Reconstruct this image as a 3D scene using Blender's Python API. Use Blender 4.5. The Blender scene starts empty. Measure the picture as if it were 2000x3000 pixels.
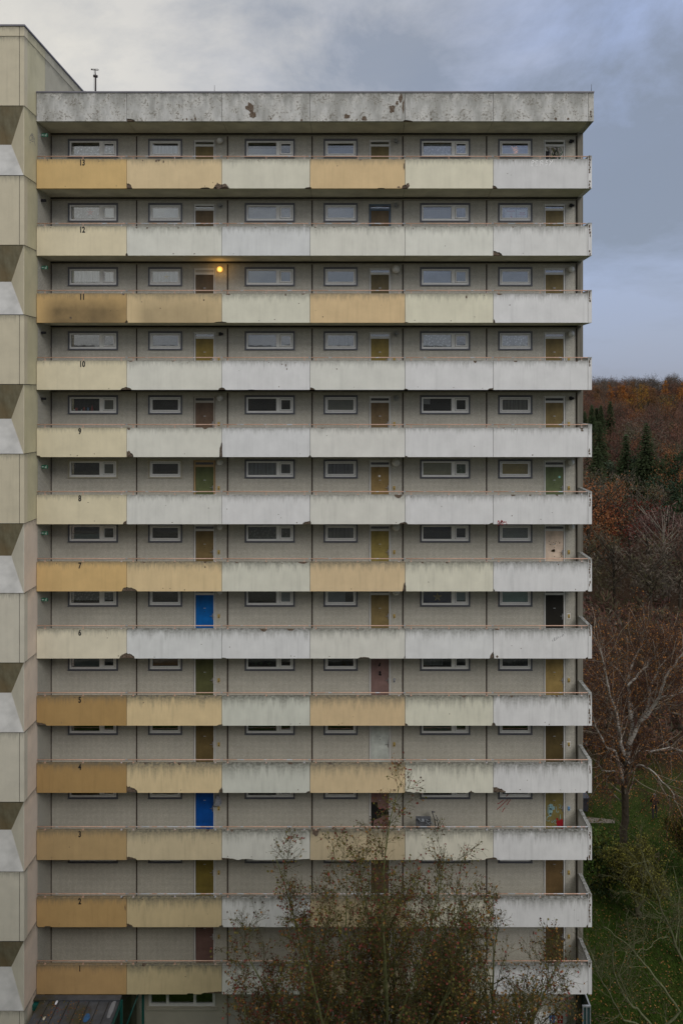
import bpy, bmesh, math, random
import numpy as np
from mathutils import Vector, Matrix

S = bpy.context.scene
COL = S.collection
R = math.radians
# ------------------------------------------------------------------ camera
F, CX, CY, CH = 2218.0, 1040.0, 1160.0, 27.15      # focal length and vanishing point in photo pixels, camera height
cam_d = bpy.data.cameras.new('camera')
cam_d.sensor_fit = 'VERTICAL'; cam_d.sensor_height = 36; cam_d.sensor_width = 24
cam_d.lens = 36 * F / 3000
cam_d.shift_x = -(CX - 1000) / 3000
cam_d.shift_y = -(1500 - CY) / 3000
cam_d.clip_start = 0.3; cam_d.clip_end = 5000
cam = bpy.data.objects.new('camera', cam_d); COL.objects.link(cam)
cam.location = (0, 0, CH); cam.rotation_euler = (R(90), 0, 0)
S.camera = cam
# ------------------------------------------------------------------ world
SUN_EL, SUN_ROT = 34.5, 150.0
W = bpy.data.worlds.new('World'); S.world = W; W.use_nodes = True
nt = W.node_tree; nt.nodes.clear()
def N(tree, typ, **kw):
    n = tree.nodes.new(typ)
    for k, v in kw.items():
        if k == 'inp':
            for kk, vv in v.items(): n.inputs[kk].default_value = vv
        else: setattr(n, k, v)
    return n
def math_node(t, op, a, b=None, c=None, clamp=False):
    n = t.nodes.new('ShaderNodeMath'); n.operation = op; n.use_clamp = clamp
    for i, v in enumerate((a, b, c)):
        if v is None: continue
        if isinstance(v, (int, float)): n.inputs[i].default_value = v
        else: t.links.new(v, n.inputs[i])
    return n.outputs[0]
def mix_col(t, fac, a, b, mode='MIX'):
    n = t.nodes.new('ShaderNodeMix'); n.data_type = 'RGBA'; n.blend_type = mode
    for sock, v in ((n.inputs['Factor'], fac), (n.inputs[6], a), (n.inputs[7], b)):
        if isinstance(v, (int, float)): sock.default_value = v
        elif isinstance(v, tuple): sock.default_value = (*v[:3], 1)
        else: t.links.new(v, sock)
    return n.outputs[2]
def ramp(t, src, stops, interp='LINEAR'):
    n = t.nodes.new('ShaderNodeValToRGB'); n.color_ramp.interpolation = interp
    e = n.color_ramp.elements
    while len(e) < len(stops): e.new(0.5)
    for el, (p, c) in zip(e, stops):
        el.position = p
        el.color = (c, c, c, 1) if isinstance(c, (int, float)) else (*c[:3], 1)
    t.links.new(src, n.inputs[0]); return n.outputs[0]
def noise(t, vec, scale, detail=4, rough=0.55, dist=0.0):
    n = t.nodes.new('ShaderNodeTexNoise')
    n.inputs['Scale'].default_value = scale; n.inputs['Detail'].default_value = detail
    n.inputs['Roughness'].default_value = rough; n.inputs['Distortion'].default_value = dist
    if vec is not None: t.links.new(vec, n.inputs['Vector'])
    return n.outputs['Fac']
def mapping(t, vec, scale=(1, 1, 1), loc=(0, 0, 0), rot=(0, 0, 0)):
    n = t.nodes.new('ShaderNodeMapping')
    n.inputs['Scale'].default_value = scale; n.inputs['Location'].default_value = loc
    n.inputs['Rotation'].default_value = rot
    t.links.new(vec, n.inputs['Vector']); return n.outputs[0]

sky = N(nt, 'ShaderNodeTexSky', sky_type='NISHITA', sun_disc=False, sun_elevation=R(SUN_EL), sun_rotation=R(SUN_ROT))
sky.air_density = 1.0; sky.dust_density = 2.0
tc = N(nt, 'ShaderNodeTexCoord')
sep = N(nt, 'ShaderNodeSeparateXYZ'); nt.links.new(tc.outputs['Generated'], sep.inputs[0])
dx, dy, dz = sep.outputs
cl_map = mapping(nt, tc.outputs['Generated'], (1.0, 1.0, 2.2), (3.1, 0.4, 1.7))
cn1 = noise(nt, cl_map, 2.6, 7, 0.55, 0.35)
cn2 = noise(nt, mapping(nt, tc.outputs['Generated'], (1, 1, 1.5), (9.4, 3.3, 5.37)), 3.4, 10, 0.62, 0.3)
# pale veil on the left, bluer cloud gaps on the right, heavier grey towards the far right and the horizon
side = math_node(nt, 'ADD', dx, math_node(nt, 'MULTIPLY', math_node(nt, 'SUBTRACT', cn1, 0.5), 0.55))
side = math_node(nt, 'ADD', math_node(nt, 'MULTIPLY', side, 1.15), 0.48, clamp=True)
base = ramp(nt, side, [(0.10, (6.9, 6.55, 5.8)), (0.36, (5.3, 5.2, 5.05)), (0.58, (3.75, 4.05, 4.9)), (0.80, (3.15, 3.85, 5.7)), (1.0, (3.2, 3.75, 5.2))])
dark = ramp(nt, cn2, [(0.43, 0.0), (0.62, 1.0)])
dark = math_node(nt, 'MULTIPLY', dark, ramp(nt, side, [(0.1, 0.22), (0.45, 0.75), (0.9, 0.9)]))
cloud = mix_col(nt, dark, base, (2.05, 2.38, 3.0))
hor = ramp(nt, dz, [(0.0, 1.0), (0.16, 0.0)])
hor = math_node(nt, 'MULTIPLY', hor, 0.75)
cloud = mix_col(nt, hor, cloud, (2.65, 2.8, 3.25))
zen = ramp(nt, dz, [(0.45, 0.0), (0.8, 1.0)])             # an overcast sky is brightest overhead
cloud = mix_col(nt, zen, cloud, (9.5, 9.4, 9.2))
allsky = mix_col(nt, 0.9, sky.outputs[0], cloud)
bg = N(nt, 'ShaderNodeBackground'); bg.inputs['Strength'].default_value = 0.115
nt.links.new(allsky, bg.inputs[0])
wo = N(nt, 'ShaderNodeOutputWorld'); nt.links.new(bg.outputs[0], wo.inputs[0])
# ------------------------------------------------------------------ sun (veiled, very soft)
sd = bpy.data.lights.new('sun', 'SUN'); sd.energy = 1.15; sd.angle = R(26); sd.color = (1, 0.955, 0.9)
so = bpy.data.objects.new('sun', sd); COL.objects.link(so)
a, e = R(SUN_ROT), R(SUN_EL)
sdir = Vector((math.sin(a) * math.cos(e), math.cos(a) * math.cos(e), math.sin(e)))
so.rotation_euler = sdir.to_track_quat('Z', 'Y').to_euler()
so.location = (0, -40, 80)
# ------------------------------------------------------------------ exposure
S.view_settings.view_transform = 'Standard'; S.view_settings.look = 'None'
S.view_settings.exposure = 0.1; S.view_settings.gamma = 1.0
S.render.engine = 'CYCLES'
S.cycles.max_bounces = 8; S.cycles.transparent_max_bounces = 16

# ================================================================== helpers
rng = random.Random(7)
def lin(c): 
    return tuple(((v / 255) / 12.92 if v / 255 <= 0.04045 else ((v / 255 + 0.055) / 1.055) ** 2.4) for v in c)
WHITE = lin((184, 184, 184))[0]
def paint(r, g, b, k=0.66, wash=0.22):
    m = max(r, g, b); r, g, b = (min(190, (v + wash * (m - v)) * 1.03) for v in (r, g, b))
    return tuple(min(0.8, v / WHITE * k) for v in lin((r, g, b)))
def wx(px, Y): return (px - CX) * Y / F
def wz(py, Y): return CH + (CY - py) * Y / F
def P(px, py, Y): return Vector((wx(px, Y), Y, wz(py, Y)))

class MB:
    def __init__(s): s.v = []; s.f = []; s.m = []; s.sm = []
    def add(s, verts, faces, mat=0, smooth=False):
        o = len(s.v); s.v.extend([tuple(v) for v in verts])
        for f in faces:
            s.f.append(tuple(i + o for i in f)); s.m.append(mat); s.sm.append(smooth)
        return s
    def box(s, x0, x1, y0, y1, z0, z1, mat=0):
        v = [(x0, y0, z0), (x1, y0, z0), (x1, y1, z0), (x0, y1, z0), (x0, y0, z1), (x1, y0, z1), (x1, y1, z1), (x0, y1, z1)]
        return s.add(v, [(0, 3, 2, 1), (4, 5, 6, 7), (0, 1, 5, 4), (1, 2, 6, 5), (2, 3, 7, 6), (3, 0, 4, 7)], mat)
    def bbox(s, x0, x1, y0, y1, z0, z1, b=0.01, mat=0):
        bm = bmesh.new(); bmesh.ops.create_cube(bm, size=1)
        for v in bm.verts:
            v.co = ((x0 + x1) / 2 + v.co.x * (x1 - x0), (y0 + y1) / 2 + v.co.y * (y1 - y0), (z0 + z1) / 2 + v.co.z * (z1 - z0))
        bmesh.ops.bevel(bm, geom=bm.edges[:], offset=b, segments=2, affect='EDGES', profile=0.5)
        bm.verts.index_update()
        s.add([v.co[:] for v in bm.verts], [[v.index for v in f.verts] for f in bm.faces], mat); bm.free(); return s
    def quad(s, a, b, c, d, mat=0): return s.add([a, b, c, d], [(0, 1, 2, 3)], mat)
    def tube(s, pts, rad, k=6, mat=0, cap=True):
        pts = [Vector(p) for p in pts]
        if isinstance(rad, (int, float)): rad = [rad] * len(pts)
        o = len(s.v); n = len(pts)
        for i, p in enumerate(pts):
            t = pts[min(i + 1, n - 1)] - pts[max(i - 1, 0)]
            if t.length < 1e-9: t = Vector((0, 0, 1))
            t.normalize()
            ref = Vector((0.31, 0.95, 0.07)) if abs(t.y) < 0.9 else Vector((1, 0.1, 0))
            u = t.cross(ref).normalized(); w = t.cross(u)
            for j in range(k):
                a = 2 * math.pi * j / k
                s.v.append(tuple(p + (u * math.cos(a) + w * math.sin(a)) * rad[i]))
        for i in range(n - 1):
            for j in range(k):
                a0 = o + i * k + j; a1 = o + i * k + (j + 1) % k
                s.f.append((a0, a1, a1 + k, a0 + k)); s.m.append(mat); s.sm.append(True)
        if cap:
            s.f.append(tuple(o + j for j in reversed(range(k)))); s.m.append(mat); s.sm.append(False)
            s.f.append(tuple(o + (n - 1) * k + j for j in range(k))); s.m.append(mat); s.sm.append(False)
        return s
    def ball(s, c, r, mat=0, seg=14, ring=9, sq=(1, 1, 1)):
        v = []; f = []
        for i in range(ring + 1):
            th = math.pi * i / ring
            for j in range(seg):
                ph = 2 * math.pi * j / seg
                v.append((c[0] + r * sq[0] * math.sin(th) * math.cos(ph), c[1] + r * sq[1] * math.sin(th) * math.sin(ph), c[2] + r * sq[2] * math.cos(th)))
        for i in range(ring):
            for j in range(seg):
                f.append((i * seg + j, (i + 1) * seg + j, (i + 1) * seg + (j + 1) % seg, i * seg + (j + 1) % seg))
        return s.add(v, f, mat, True)
    def prism(s, poly, y0, y1, mats=None, mat=0):
        """extrude an XZ polygon (counter-clockwise seen from -y) from y0 (front) to y1; mats = material per side edge"""
        n = len(poly); o = len(s.v)
        s.v += [(x, y0, z) for x, z in poly] + [(x, y1, z) for x, z in poly]
        s.f.append(tuple(range(o, o + n))); s.m.append(mat); s.sm.append(False)
        s.f.append(tuple(range(o + 2 * n - 1, o + n - 1, -1))); s.m.append(mat); s.sm.append(False)
        for i in range(n):
            j = (i + 1) % n
            s.f.append((o + i, o + n + i, o + n + j, o + j)); s.m.append(mats[i] if mats else mat); s.sm.append(False)
        return s
    def ribbon(s, pts, w, frame, mat=0):
        """flat stroke through 2-D points; frame(u, v) gives the 3-D point"""
        n = len(pts); L = []; Rr = []
        for i in range(n):
            a = pts[max(0, i - 1)]; b = pts[min(n - 1, i + 1)]
            tx, tz = b[0] - a[0], b[1] - a[1]; l = math.hypot(tx, tz) or 1
            nx, nz = -tz / l * w / 2, tx / l * w / 2
            L.append(frame(pts[i][0] + nx, pts[i][1] + nz)); Rr.append(frame(pts[i][0] - nx, pts[i][1] - nz))
        o = len(s.v); s.v += [tuple(p) for p in L + Rr]
        for i in range(n - 1):
            s.f.append((o + n + i, o + n + i + 1, o + i + 1, o + i)); s.m.append(mat); s.sm.append(False)
        return s
    def mesh(s, name, mats, origin=(0, 0, 0)):
        me = bpy.data.meshes.new(name)
        ox, oy, oz = origin
        me.from_pydata([(x - ox, y - oy, z - oz) for x, y, z in s.v], [], s.f)
        for m in (mats if isinstance(mats, (list, tuple)) else [mats]): me.materials.append(m)
        me.polygons.foreach_set('material_index', s.m)
        me.polygons.foreach_set('use_smooth', s.sm)
        me.update(); return me

def tag(o, label=None, cat=None, group=None, kind=None):
    if label: o['label'] = label
    if cat: o['category'] = cat
    if group: o['group'] = group
    if kind: o['kind'] = kind
    return o
def thing(name, loc, label, cat, group=None):
    o = bpy.data.objects.new(name, None); COL.objects.link(o)
    o.location = loc; o.empty_display_size = 0.2
    return tag(o, label, cat, group)
WORLD = {}
def wpos(o): return WORLD.get(o.name, Vector(o.location))
def obj(name, mb, mats, parent=None, origin=None, color=None, label=None):
    """link a mesh builder (world coordinates) as one object, parented without moving it"""
    base = wpos(parent) if parent else Vector((0, 0, 0))
    org = Vector(origin) if origin is not None else base
    me = mb.mesh(name, mats, org) if isinstance(mb, MB) else mb
    o = bpy.data.objects.new(name, me); COL.objects.link(o)
    o.location = org - base
    if parent: o.parent = parent
    WORLD[o.name] = org
    if color: o.color = (*color[:3], 1)
    if label: o['label'] = label
    return o

# ================================================================== materials
def newmat(name, rough=0.8, spec=0.3):
    m = bpy.data.materials.new(name); m.use_nodes = True
    t = m.node_tree; b = t.nodes['Principled BSDF']
    b.inputs['Roughness'].default_value = rough
    b.inputs['Specular IOR Level'].default_value = spec
    return m, t, b
def plain(name, col, rough=0.7, spec=0.3, var=0.18, scale=6, metal=0.0):
    m, t, b = newmat(name, rough, spec)
    tcn = N(t, 'ShaderNodeTexCoord')
    n = noise(t, tcn.outputs['Object'], scale, 5)
    lo = tuple(v * (1 - var) for v in col); hi = tuple(min(0.95, v * (1 + var)) for v in col)
    t.links.new(ramp(t, n, [(0.25, lo), (0.75, hi)]), b.inputs['Base Color'])
    b.inputs['Metallic'].default_value = metal
    return m
def attr(t, name):
    n = N(t, 'ShaderNodeAttribute', attribute_type='OBJECT', attribute_name=name); return n.outputs['Fac']
def painted_concrete(name, peel=0.0):
    m, t, b = newmat(name, 0.85, 0.2)
    tcn = N(t, 'ShaderNodeTexCoord'); oi = N(t, 'ShaderNodeObjectInfo')
    comb = N(t, 'ShaderNodeCombineXYZ')
    t.links.new(math_node(t, 'MULTIPLY', oi.outputs['Random'], 40.0), comb.inputs[0])
    t.links.new(math_node(t, 'MULTIPLY', oi.outputs['Random'], 23.0), comb.inputs[2])
    va = N(t, 'ShaderNodeVectorMath', operation='ADD')
    t.links.new(tcn.outputs['Object'], va.inputs[0]); t.links.new(comb.outputs[0], va.inputs[1])
    v = va.outputs[0]
    s = N(t, 'ShaderNodeSeparateXYZ'); t.links.new(tcn.outputs['Object'], s.inputs[0])
    z = s.outputs[2]
    grime = attr(t, 'grime'); soot = attr(t, 'soot')
    mott = ramp(t, noise(t, v, 1.4, 6, 0.6), [(0.2, 0.87), (0.8, 1.07)])
    col = mix_col(t, 1.0, oi.outputs['Color'], mott, 'MULTIPLY')
    # rain streaks: narrow vertical bands, darker and lighter
    st = noise(t, mapping(t, v, (4.2, 1, 0.22)), 1.0, 6, 0.68, 0.4)
    st2 = noise(t, mapping(t, v, (18.0, 1, 0.9)), 1.0, 3, 0.6)
    stm = ramp(t, st, [(0.26, 0.83), (0.46, 1.0), (0.72, 1.06)])
    fade = math_node(t, 'ADD', math_node(t, 'MULTIPLY', grime, 0.95), 0.2, clamp=True)
    col = mix_col(t, fade, col, mix_col(t, 1.0, col, stm, 'MULTIPLY'))
    # grime creeping down from the coping
    reach = math_node(t, 'ADD', math_node(t, 'MULTIPLY', ramp(t, st, [(0.36, 0.05), (0.68, 0.85)]), grime), 0.035)
    reach = math_node(t, 'ADD', reach, math_node(t, 'MULTIPLY', ramp(t, st2, [(0.38, 0.0), (0.68, 0.2)]), 1.0))
    g = math_node(t, 'ADD', 1.0, math_node(t, 'DIVIDE', z, reach), clamp=True)
    g = math_node(t, 'POWER', g, 1.6)
    g = math_node(t, 'MULTIPLY', g, math_node(t, 'ADD', math_node(t, 'MULTIPLY', grime, 0.5), 0.55, clamp=True))
    g = math_node(t, 'MULTIPLY', g, ramp(t, noise(t, v, 9, 5, 0.7), [(0.3, 0.45), (0.6, 1.0)]))
    col = mix_col(t, g, col, (0.115, 0.115, 0.095))
    # scattered pits and specks
    sp = ramp(t, noise(t, v, 16, 3, 0.5), [(0.735, 0.0), (0.76, 1.0)])
    sp = math_node(t, 'MULTIPLY', sp, ramp(t, noise(t, v, 1.1, 3), [(0.48, 0.0), (0.62, 0.75)]))
    col = mix_col(t, sp, col, (0.12, 0.10, 0.085))
    # soot of an old fire, only where the object carries it
    so_ = ramp(t, noise(t, mapping(t, v, (1.0, 1, 1.0)), 1.3, 4, 0.55), [(0.1, 0.6), (0.7, 1.0)])
    low = ramp(t, math_node(t, 'ADD', math_node(t, 'MULTIPLY', z, -0.83), math_node(t, 'MULTIPLY', noise(t, v, 3, 4), 0.25)), [(0.1, 0.08), (0.7, 1.0)])
    bell = ramp(t, math_node(t, 'MULTIPLY', s.outputs[0], 0.27), [(0.03, 0.0), (0.22, 0.95), (0.75, 0.85), (1.0, 0.55)])
    so_ = math_node(t, 'MULTIPLY', math_node(t, 'MULTIPLY', so_, low), math_node(t, 'MULTIPLY', soot, bell))
    col = mix_col(t, so_, col, (0.035, 0.032, 0.025))
    if peel:
        pn = noise(t, v, 2.3, 9, 0.72, 0.3)
        pk = noise(t, v, 11, 6, 0.75)
        old = ramp(t, pn, [(0.46, 0.0), (0.53, 0.85)])
        col = mix_col(t, old, col, (0.56, 0.555, 0.53))
        wet = ramp(t, noise(t, mapping(t, v, (1.5, 1, 0.5), (2, 0, 5)), 1.0, 6, 0.65), [(0.44, 0.0), (0.6, 0.75)])
        col = mix_col(t, wet, col, (0.27, 0.27, 0.25))
        pits = ramp(t, math_node(t, 'ADD', math_node(t, 'MULTIPLY', pk, 0.6), math_node(t, 'MULTIPLY', pn, 0.4)), [(0.53, 0.0), (0.565, 0.85)])
        col = mix_col(t, pits, col, (0.20, 0.185, 0.16))
        rust = ramp(t, noise(t, mapping(t, v, (1, 1, 1.2), (5, 0, 9)), 1.15, 8, 0.75), [(0.665, 0.0), (0.68, 1.0)])
        col = mix_col(t, rust, col, (0.14, 0.105, 0.075))
    t.links.new(col, b.inputs['Base Color'])
    bn = N(t, 'ShaderNodeBump'); bn.inputs['Strength'].default_value = 0.25; bn.inputs['Distance'].default_value = 0.01
    t.links.new(noise(t, v, 40, 4, 0.7), bn.inputs['Height']); t.links.new(bn.outputs[0], b.inputs['Normal'])
    return m
M = {}
M['paint'] = painted_concrete('painted_concrete')
M['fascia'] = painted_concrete('weathered_fascia', 1.0)
def broken():
    m, t, b = newmat('broken_concrete', 0.95, 0.1)
    tcn = N(t, 'ShaderNodeTexCoord')
    n = noise(t, tcn.outputs['Object'], 14, 8, 0.75)
    t.links.new(ramp(t, n, [(0.25, (0.03, 0.02, 0.015)), (0.45, (0.12, 0.085, 0.06)), (0.62, (0.2, 0.165, 0.135)), (0.8, (0.34, 0.31, 0.28))]), b.inputs['Base Color'])
    bn = N(t, 'ShaderNodeBump'); bn.inputs['Strength'].default_value = 1; bn.inputs['Distance'].default_value = 0.04
    t.links.new(n, bn.inputs['Height']); t.links.new(bn.outputs[0], b.inputs['Normal'])
    return m
M['broken'] = broken()
def tiles():
    m, t, b = newmat('mosaic_tiles', 0.35, 0.4)
    tcn = N(t, 'ShaderNodeTexCoord'); s = N(t, 'ShaderNodeSeparateXYZ')
    t.links.new(tcn.outputs['Object'], s.inputs[0])
    xy = math_node(t, 'ADD', s.outputs[0], s.outputs[1])
    PT = 1 / 0.0515
    ux = math_node(t, 'MULTIPLY', xy, PT); uz = math_node(t, 'MULTIPLY', s.outputs[2], PT)
    fx = math_node(t, 'FRACT', ux); fz = math_node(t, 'FRACT', uz)
    inx = math_node(t, 'LESS_THAN', fx, 0.77); inz = math_node(t, 'LESS_THAN', fz, 0.77)
    ins = math_node(t, 'MULTIPLY', inx, inz)
    c = N(t, 'ShaderNodeCombineXYZ')
    t.links.new(math_node(t, 'FLOOR', ux), c.inputs[0]); t.links.new(math_node(t, 'FLOOR', uz), c.inputs[2])
    wn = N(t, 'ShaderNodeTexWhiteNoise'); t.links.new(c.outputs[0], wn.inputs[0])
    big = noise(t, tcn.outputs['Object'], 0.7, 6, 0.6)
    tile = ramp(t, wn.outputs[0], [(0.0, (0.55, 0.53, 0.45)), (0.5, (0.60, 0.58, 0.50)), (1.0, (0.65, 0.63, 0.55))])
    tile = mix_col(t, 1.0, tile, ramp(t, big, [(0.25, 0.86), (0.75, 1.06)]), 'MULTIPLY')
    gr = ramp(t, noise(t, mapping(t, tcn.outputs['Object'], (1, 1, 1)), 2.2, 5, 0.7), [(0.3, (0.16, 0.15, 0.135)), (0.7, (0.225, 0.212, 0.19))])
    t.links.new(mix_col(t, ins, gr, tile), b.inputs['Base Color'])
    t.links.new(math_node(t, 'SUBTRACT', 0.9, math_node(t, 'MULTIPLY', ins, 0.5)), b.inputs['Roughness'])
    return m
M['tiles'] = tiles()
M['strip'] = plain('brown_strip', (0.055, 0.042, 0.035), 0.6)
M['joint'] = plain('dark_joint', (0.03, 0.027, 0.024), 0.9)
M['soffit'] = plain('soffit_concrete', (0.60, 0.57, 0.47), 0.9, 0.1, 0.2, 1.3)
M['slabtop'] = plain('walkway_screed', (0.40, 0.39, 0.36), 0.9, 0.1, 0.25, 2)
M['trim'] = plain('wall_trim', (0.26, 0.24, 0.19), 0.7)
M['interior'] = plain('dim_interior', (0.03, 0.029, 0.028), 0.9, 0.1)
M['surround'] = None
def objcol(name, rough=0.5, spec=0.4, var=0.25, scale=5, streak=False):
    m, t, b = newmat(name, rough, spec)
    tcn = N(t, 'ShaderNodeTexCoord'); oi = N(t, 'ShaderNodeObjectInfo')
    v = mapping(t, tcn.outputs['Object'], (1, 1, 0.4 if streak else 1))
    n = ramp(t, noise(t, v, scale, 6, 0.65), [(0.25, 1 - var), (0.75, 1 + var * 0.6)])
    t.links.new(mix_col(t, 1.0, oi.outputs['Color'], n, 'MULTIPLY'), b.inputs['Base Color'])
    return m
M['oc_satin'] = objcol('satin_paint', 0.45, 0.4, 0.12, 4)
M['oc_matt'] = objcol('matt_surface', 0.85, 0.2, 0.2, 3)
M['oc_door'] = objcol('door_leaf_paint', 0.5, 0.35, 0.42, 2.2)
M['white_upvc'] = plain('white_plastic', (0.82, 0.82, 0.80), 0.4, 0.4, 0.07, 9)
M['gasket'] = plain('rubber_gasket', (0.03, 0.03, 0.035), 0.7)
M['galv'] = plain('galvanised_steel', (0.38, 0.40, 0.43), 0.45, 0.5, 0.25, 8, 0.6)
M['zinc'] = plain('zinc_cap', (0.17, 0.165, 0.19), 0.55, 0.5, 0.2, 2)
M['black'] = plain('black_lettering', (0.012, 0.012, 0.014), 0.6)
M['steel'] = plain('handle_steel', (0.5, 0.5, 0.52), 0.3, 0.5, 0.1, 8, 0.9)
def rail_mat():
    m, t, b = newmat('salmon_rail_paint', 0.55, 0.4)
    tcn = N(t, 'ShaderNodeTexCoord')
    wear = attr(t, 'wear')
    n = noise(t, mapping(t, tcn.outputs['Object'], (1.6, 3, 3)), 1.3, 7, 0.7)
    f = math_node(t, 'GREATER_THAN', math_node(t, 'ADD', n, wear), 0.66)
    t.links.new(mix_col(t, f, ramp(t, noise(t, tcn.outputs['Object'], 9, 4), [(0.2, (0.44, 0.26, 0.18)), (0.8, (0.60, 0.41, 0.32))]), (0.48, 0.50, 0.54)), b.inputs['Base Color'])
    return m
M['rail'] = rail_mat()
def glass(name, fac, tint=(0.92, 0.94, 0.94)):
    m = bpy.data.materials.new(name); m.use_nodes = True; t = m.node_tree; t.nodes.clear()
    tr = N(t, 'ShaderNodeBsdfTransparent'); tr.inputs[0].default_value = (*tint, 1)
    gl = N(t, 'ShaderNodeBsdfGlossy'); gl.inputs['Color'].default_value = (0.95, 0.97, 1, 1); gl.inputs['Roughness'].default_value = 0.02
    tcn = N(t, 'ShaderNodeTexCoord')
    bn = N(t, 'ShaderNodeBump'); bn.inputs['Strength'].default_value = 0.05; bn.inputs['Distance'].default_value = 0.02
    t.links.new(noise(t, tcn.outputs['Object'], 1.7, 2), bn.inputs['Height']); t.links.new(bn.outputs[0], gl.inputs['Normal'])
    lw = N(t, 'ShaderNodeFresnel'); lw.inputs['IOR'].default_value = 1.5
    f = math_node(t, 'ADD', math_node(t, 'MULTIPLY', lw.outputs[0], 0.85), fac, clamp=True)
    mx = N(t, 'ShaderNodeMixShader'); t.links.new(f, mx.inputs[0]); t.links.new(tr.outputs[0], mx.inputs[1]); t.links.new(gl.outputs[0], mx.inputs[2])
    o = N(t, 'ShaderNodeOutputMaterial'); t.links.new(mx.outputs[0], o.inputs[0]); return m
M['glass'] = glass('window_glass', 0.10)
def curtain(name, kind):
    m, t, b = newmat(name, 0.9, 0.05)
    tcn = N(t, 'ShaderNodeTexCoord'); oi = N(t, 'ShaderNodeObjectInfo'); s = N(t, 'ShaderNodeSeparateXYZ')
    t.links.new(tcn.outputs['Object'], s.inputs[0])
    col = oi.outputs['Color']
    if kind == 'lace':
        vo = N(t, 'ShaderNodeTexVoronoi'); vo.inputs['Scale'].default_value = 9
        t.links.new(tcn.outputs['Object'], vo.inputs['Vector'])
        f = ramp(t, vo.outputs['Distance'], [(0.25, 1.0), (0.45, 0.55)])
        w = math_node(t, 'SINE', math_node(t, 'MULTIPLY', s.outputs[0], 52))
        hem = math_node(t, 'SUBTRACT', s.outputs[2], math_node(t, 'ADD', 1.93, math_node(t, 'MULTIPLY', w, 0.018)))
        f2 = ramp(t, math_node(t, 'MULTIPLY', math_node(t, 'ABSOLUTE', hem), 20), [(0.2, 1.0), (0.5, 0.0)])
        k = math_node(t, 'ADD', f, math_node(t, 'MULTIPLY', f2, 0.3), clamp=True)
    else:
        n1 = noise(t, mapping(t, tcn.outputs['Object'], (14, 1, 0.5)), 1.0, 4, 0.6)
        k = ramp(t, n1, [(0.3, 0.5), (0.65, 1.0)]) if kind == 'sheer' else ramp(t, noise(t, tcn.outputs['Object'], 3.5, 4), [(0.3, 0.82), (0.7, 1.0)])
    t.links.new(mix_col(t, 1.0, col, k, 'MULTIPLY'), b.inputs['Base Color'])
    return m
M['sheer'] = curtain('sheer_curtain', 'sheer'); M['lace'] = curtain('lace_curtain', 'lace'); M['blind_or_reflection'] = curtain('blind_or_reflection_sheet', 'blind_or_reflection')  # last sheet serves real blinds and the sky reflection painted into empty windows
M['globe'] = plain('opal_globe', (0.62, 0.62, 0.60), 0.25, 0.5, 0.06, 8)
ml, t_, b_ = newmat('lit_globe', 0.3, 0.4)
b_.inputs['Base Color'].default_value = (0.9, 0.55, 0.15, 1)
lp = N(t_, 'ShaderNodeLayerWeight'); lp.inputs[0].default_value = 0.45
t_.links.new(ramp(t_, lp.outputs['Facing'], [(0.1, (1.0, 0.56, 0.13)), (0.8, (0.75, 0.26, 0.02))]), b_.inputs['Emission Color'])
b_.inputs['Emission Strength'].default_value = 1.15
M['lit'] = ml
M['wood'] = None

# ================================================================== layout numbers
YF, YW = 31.0, 32.5                       # parapet front, gallery wall
KF, KW = F / YF, F / YW
def fx(px): return (px - CX) / KF
def gx(px): return (px - CX) / KW
def zb(n): return 2.75 * n - 0.1          # underside of the parapet of storey n
GZ = -1.8                                 # ground level at the block
JX = [fx(v) for v in (107.5, 371.5, 650, 908, 1186, 1444, 1721)]
XR = fx(1732.5)
XT = -13.05                               # side face of the neighbouring tower
BX = [gx(v) for v in (149.6, 401, 667, 914, 1179.5, 1424.5, 1688)]
XP = gx(1704)
YB = 44.0                                 # back of the block
ZR = 39.62

block = thing('apartment_block', (0, YF, GZ), 'long grey slab block with tiled access galleries and thirteen numbered rows of parapets', 'building')
WORLD[block.name] = Vector((0, YF, GZ))

# ------------------------------------------------------------------ gallery walls with openings
WIDE = (0.735, 2.885); NARROW = (0.492, 1.955); DOOR = (2.435, 3.385)
WZ0, WZ1 = 1.72, 2.53
DZ0, DZ1 = 0.15, 2.49
def wall_rects(x0, x1, z0, z1, holes):
    xs = sorted({x0, x1, *[h[0] for h in holes], *[h[1] for h in holes]}); zs = sorted({z0, z1, *[h[2] for h in holes], *[h[3] for h in holes]})
    out = []
    for a, b in zip(xs, xs[1:]):
        for c, d in zip(zs, zs[1:]):
            mx, mz = (a + b) / 2, (c + d) / 2
            if not any(h[0] < mx < h[1] and h[2] < mz < h[3] for h in holes): out.append((a, b, c, d))
    return out
def openings(n):
    z = zb(n); H = []
    for i in range(6):
        w = WIDE if i % 2 == 0 else NARROW
        H.append((BX[i] + w[0], BX[i] + w[1], z + WZ0, z + WZ1))
        if i % 2: H.append((BX[i] + DOOR[0], BX[i] + DOOR[1], z + DZ0, z + DZ1))
    return H
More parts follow.
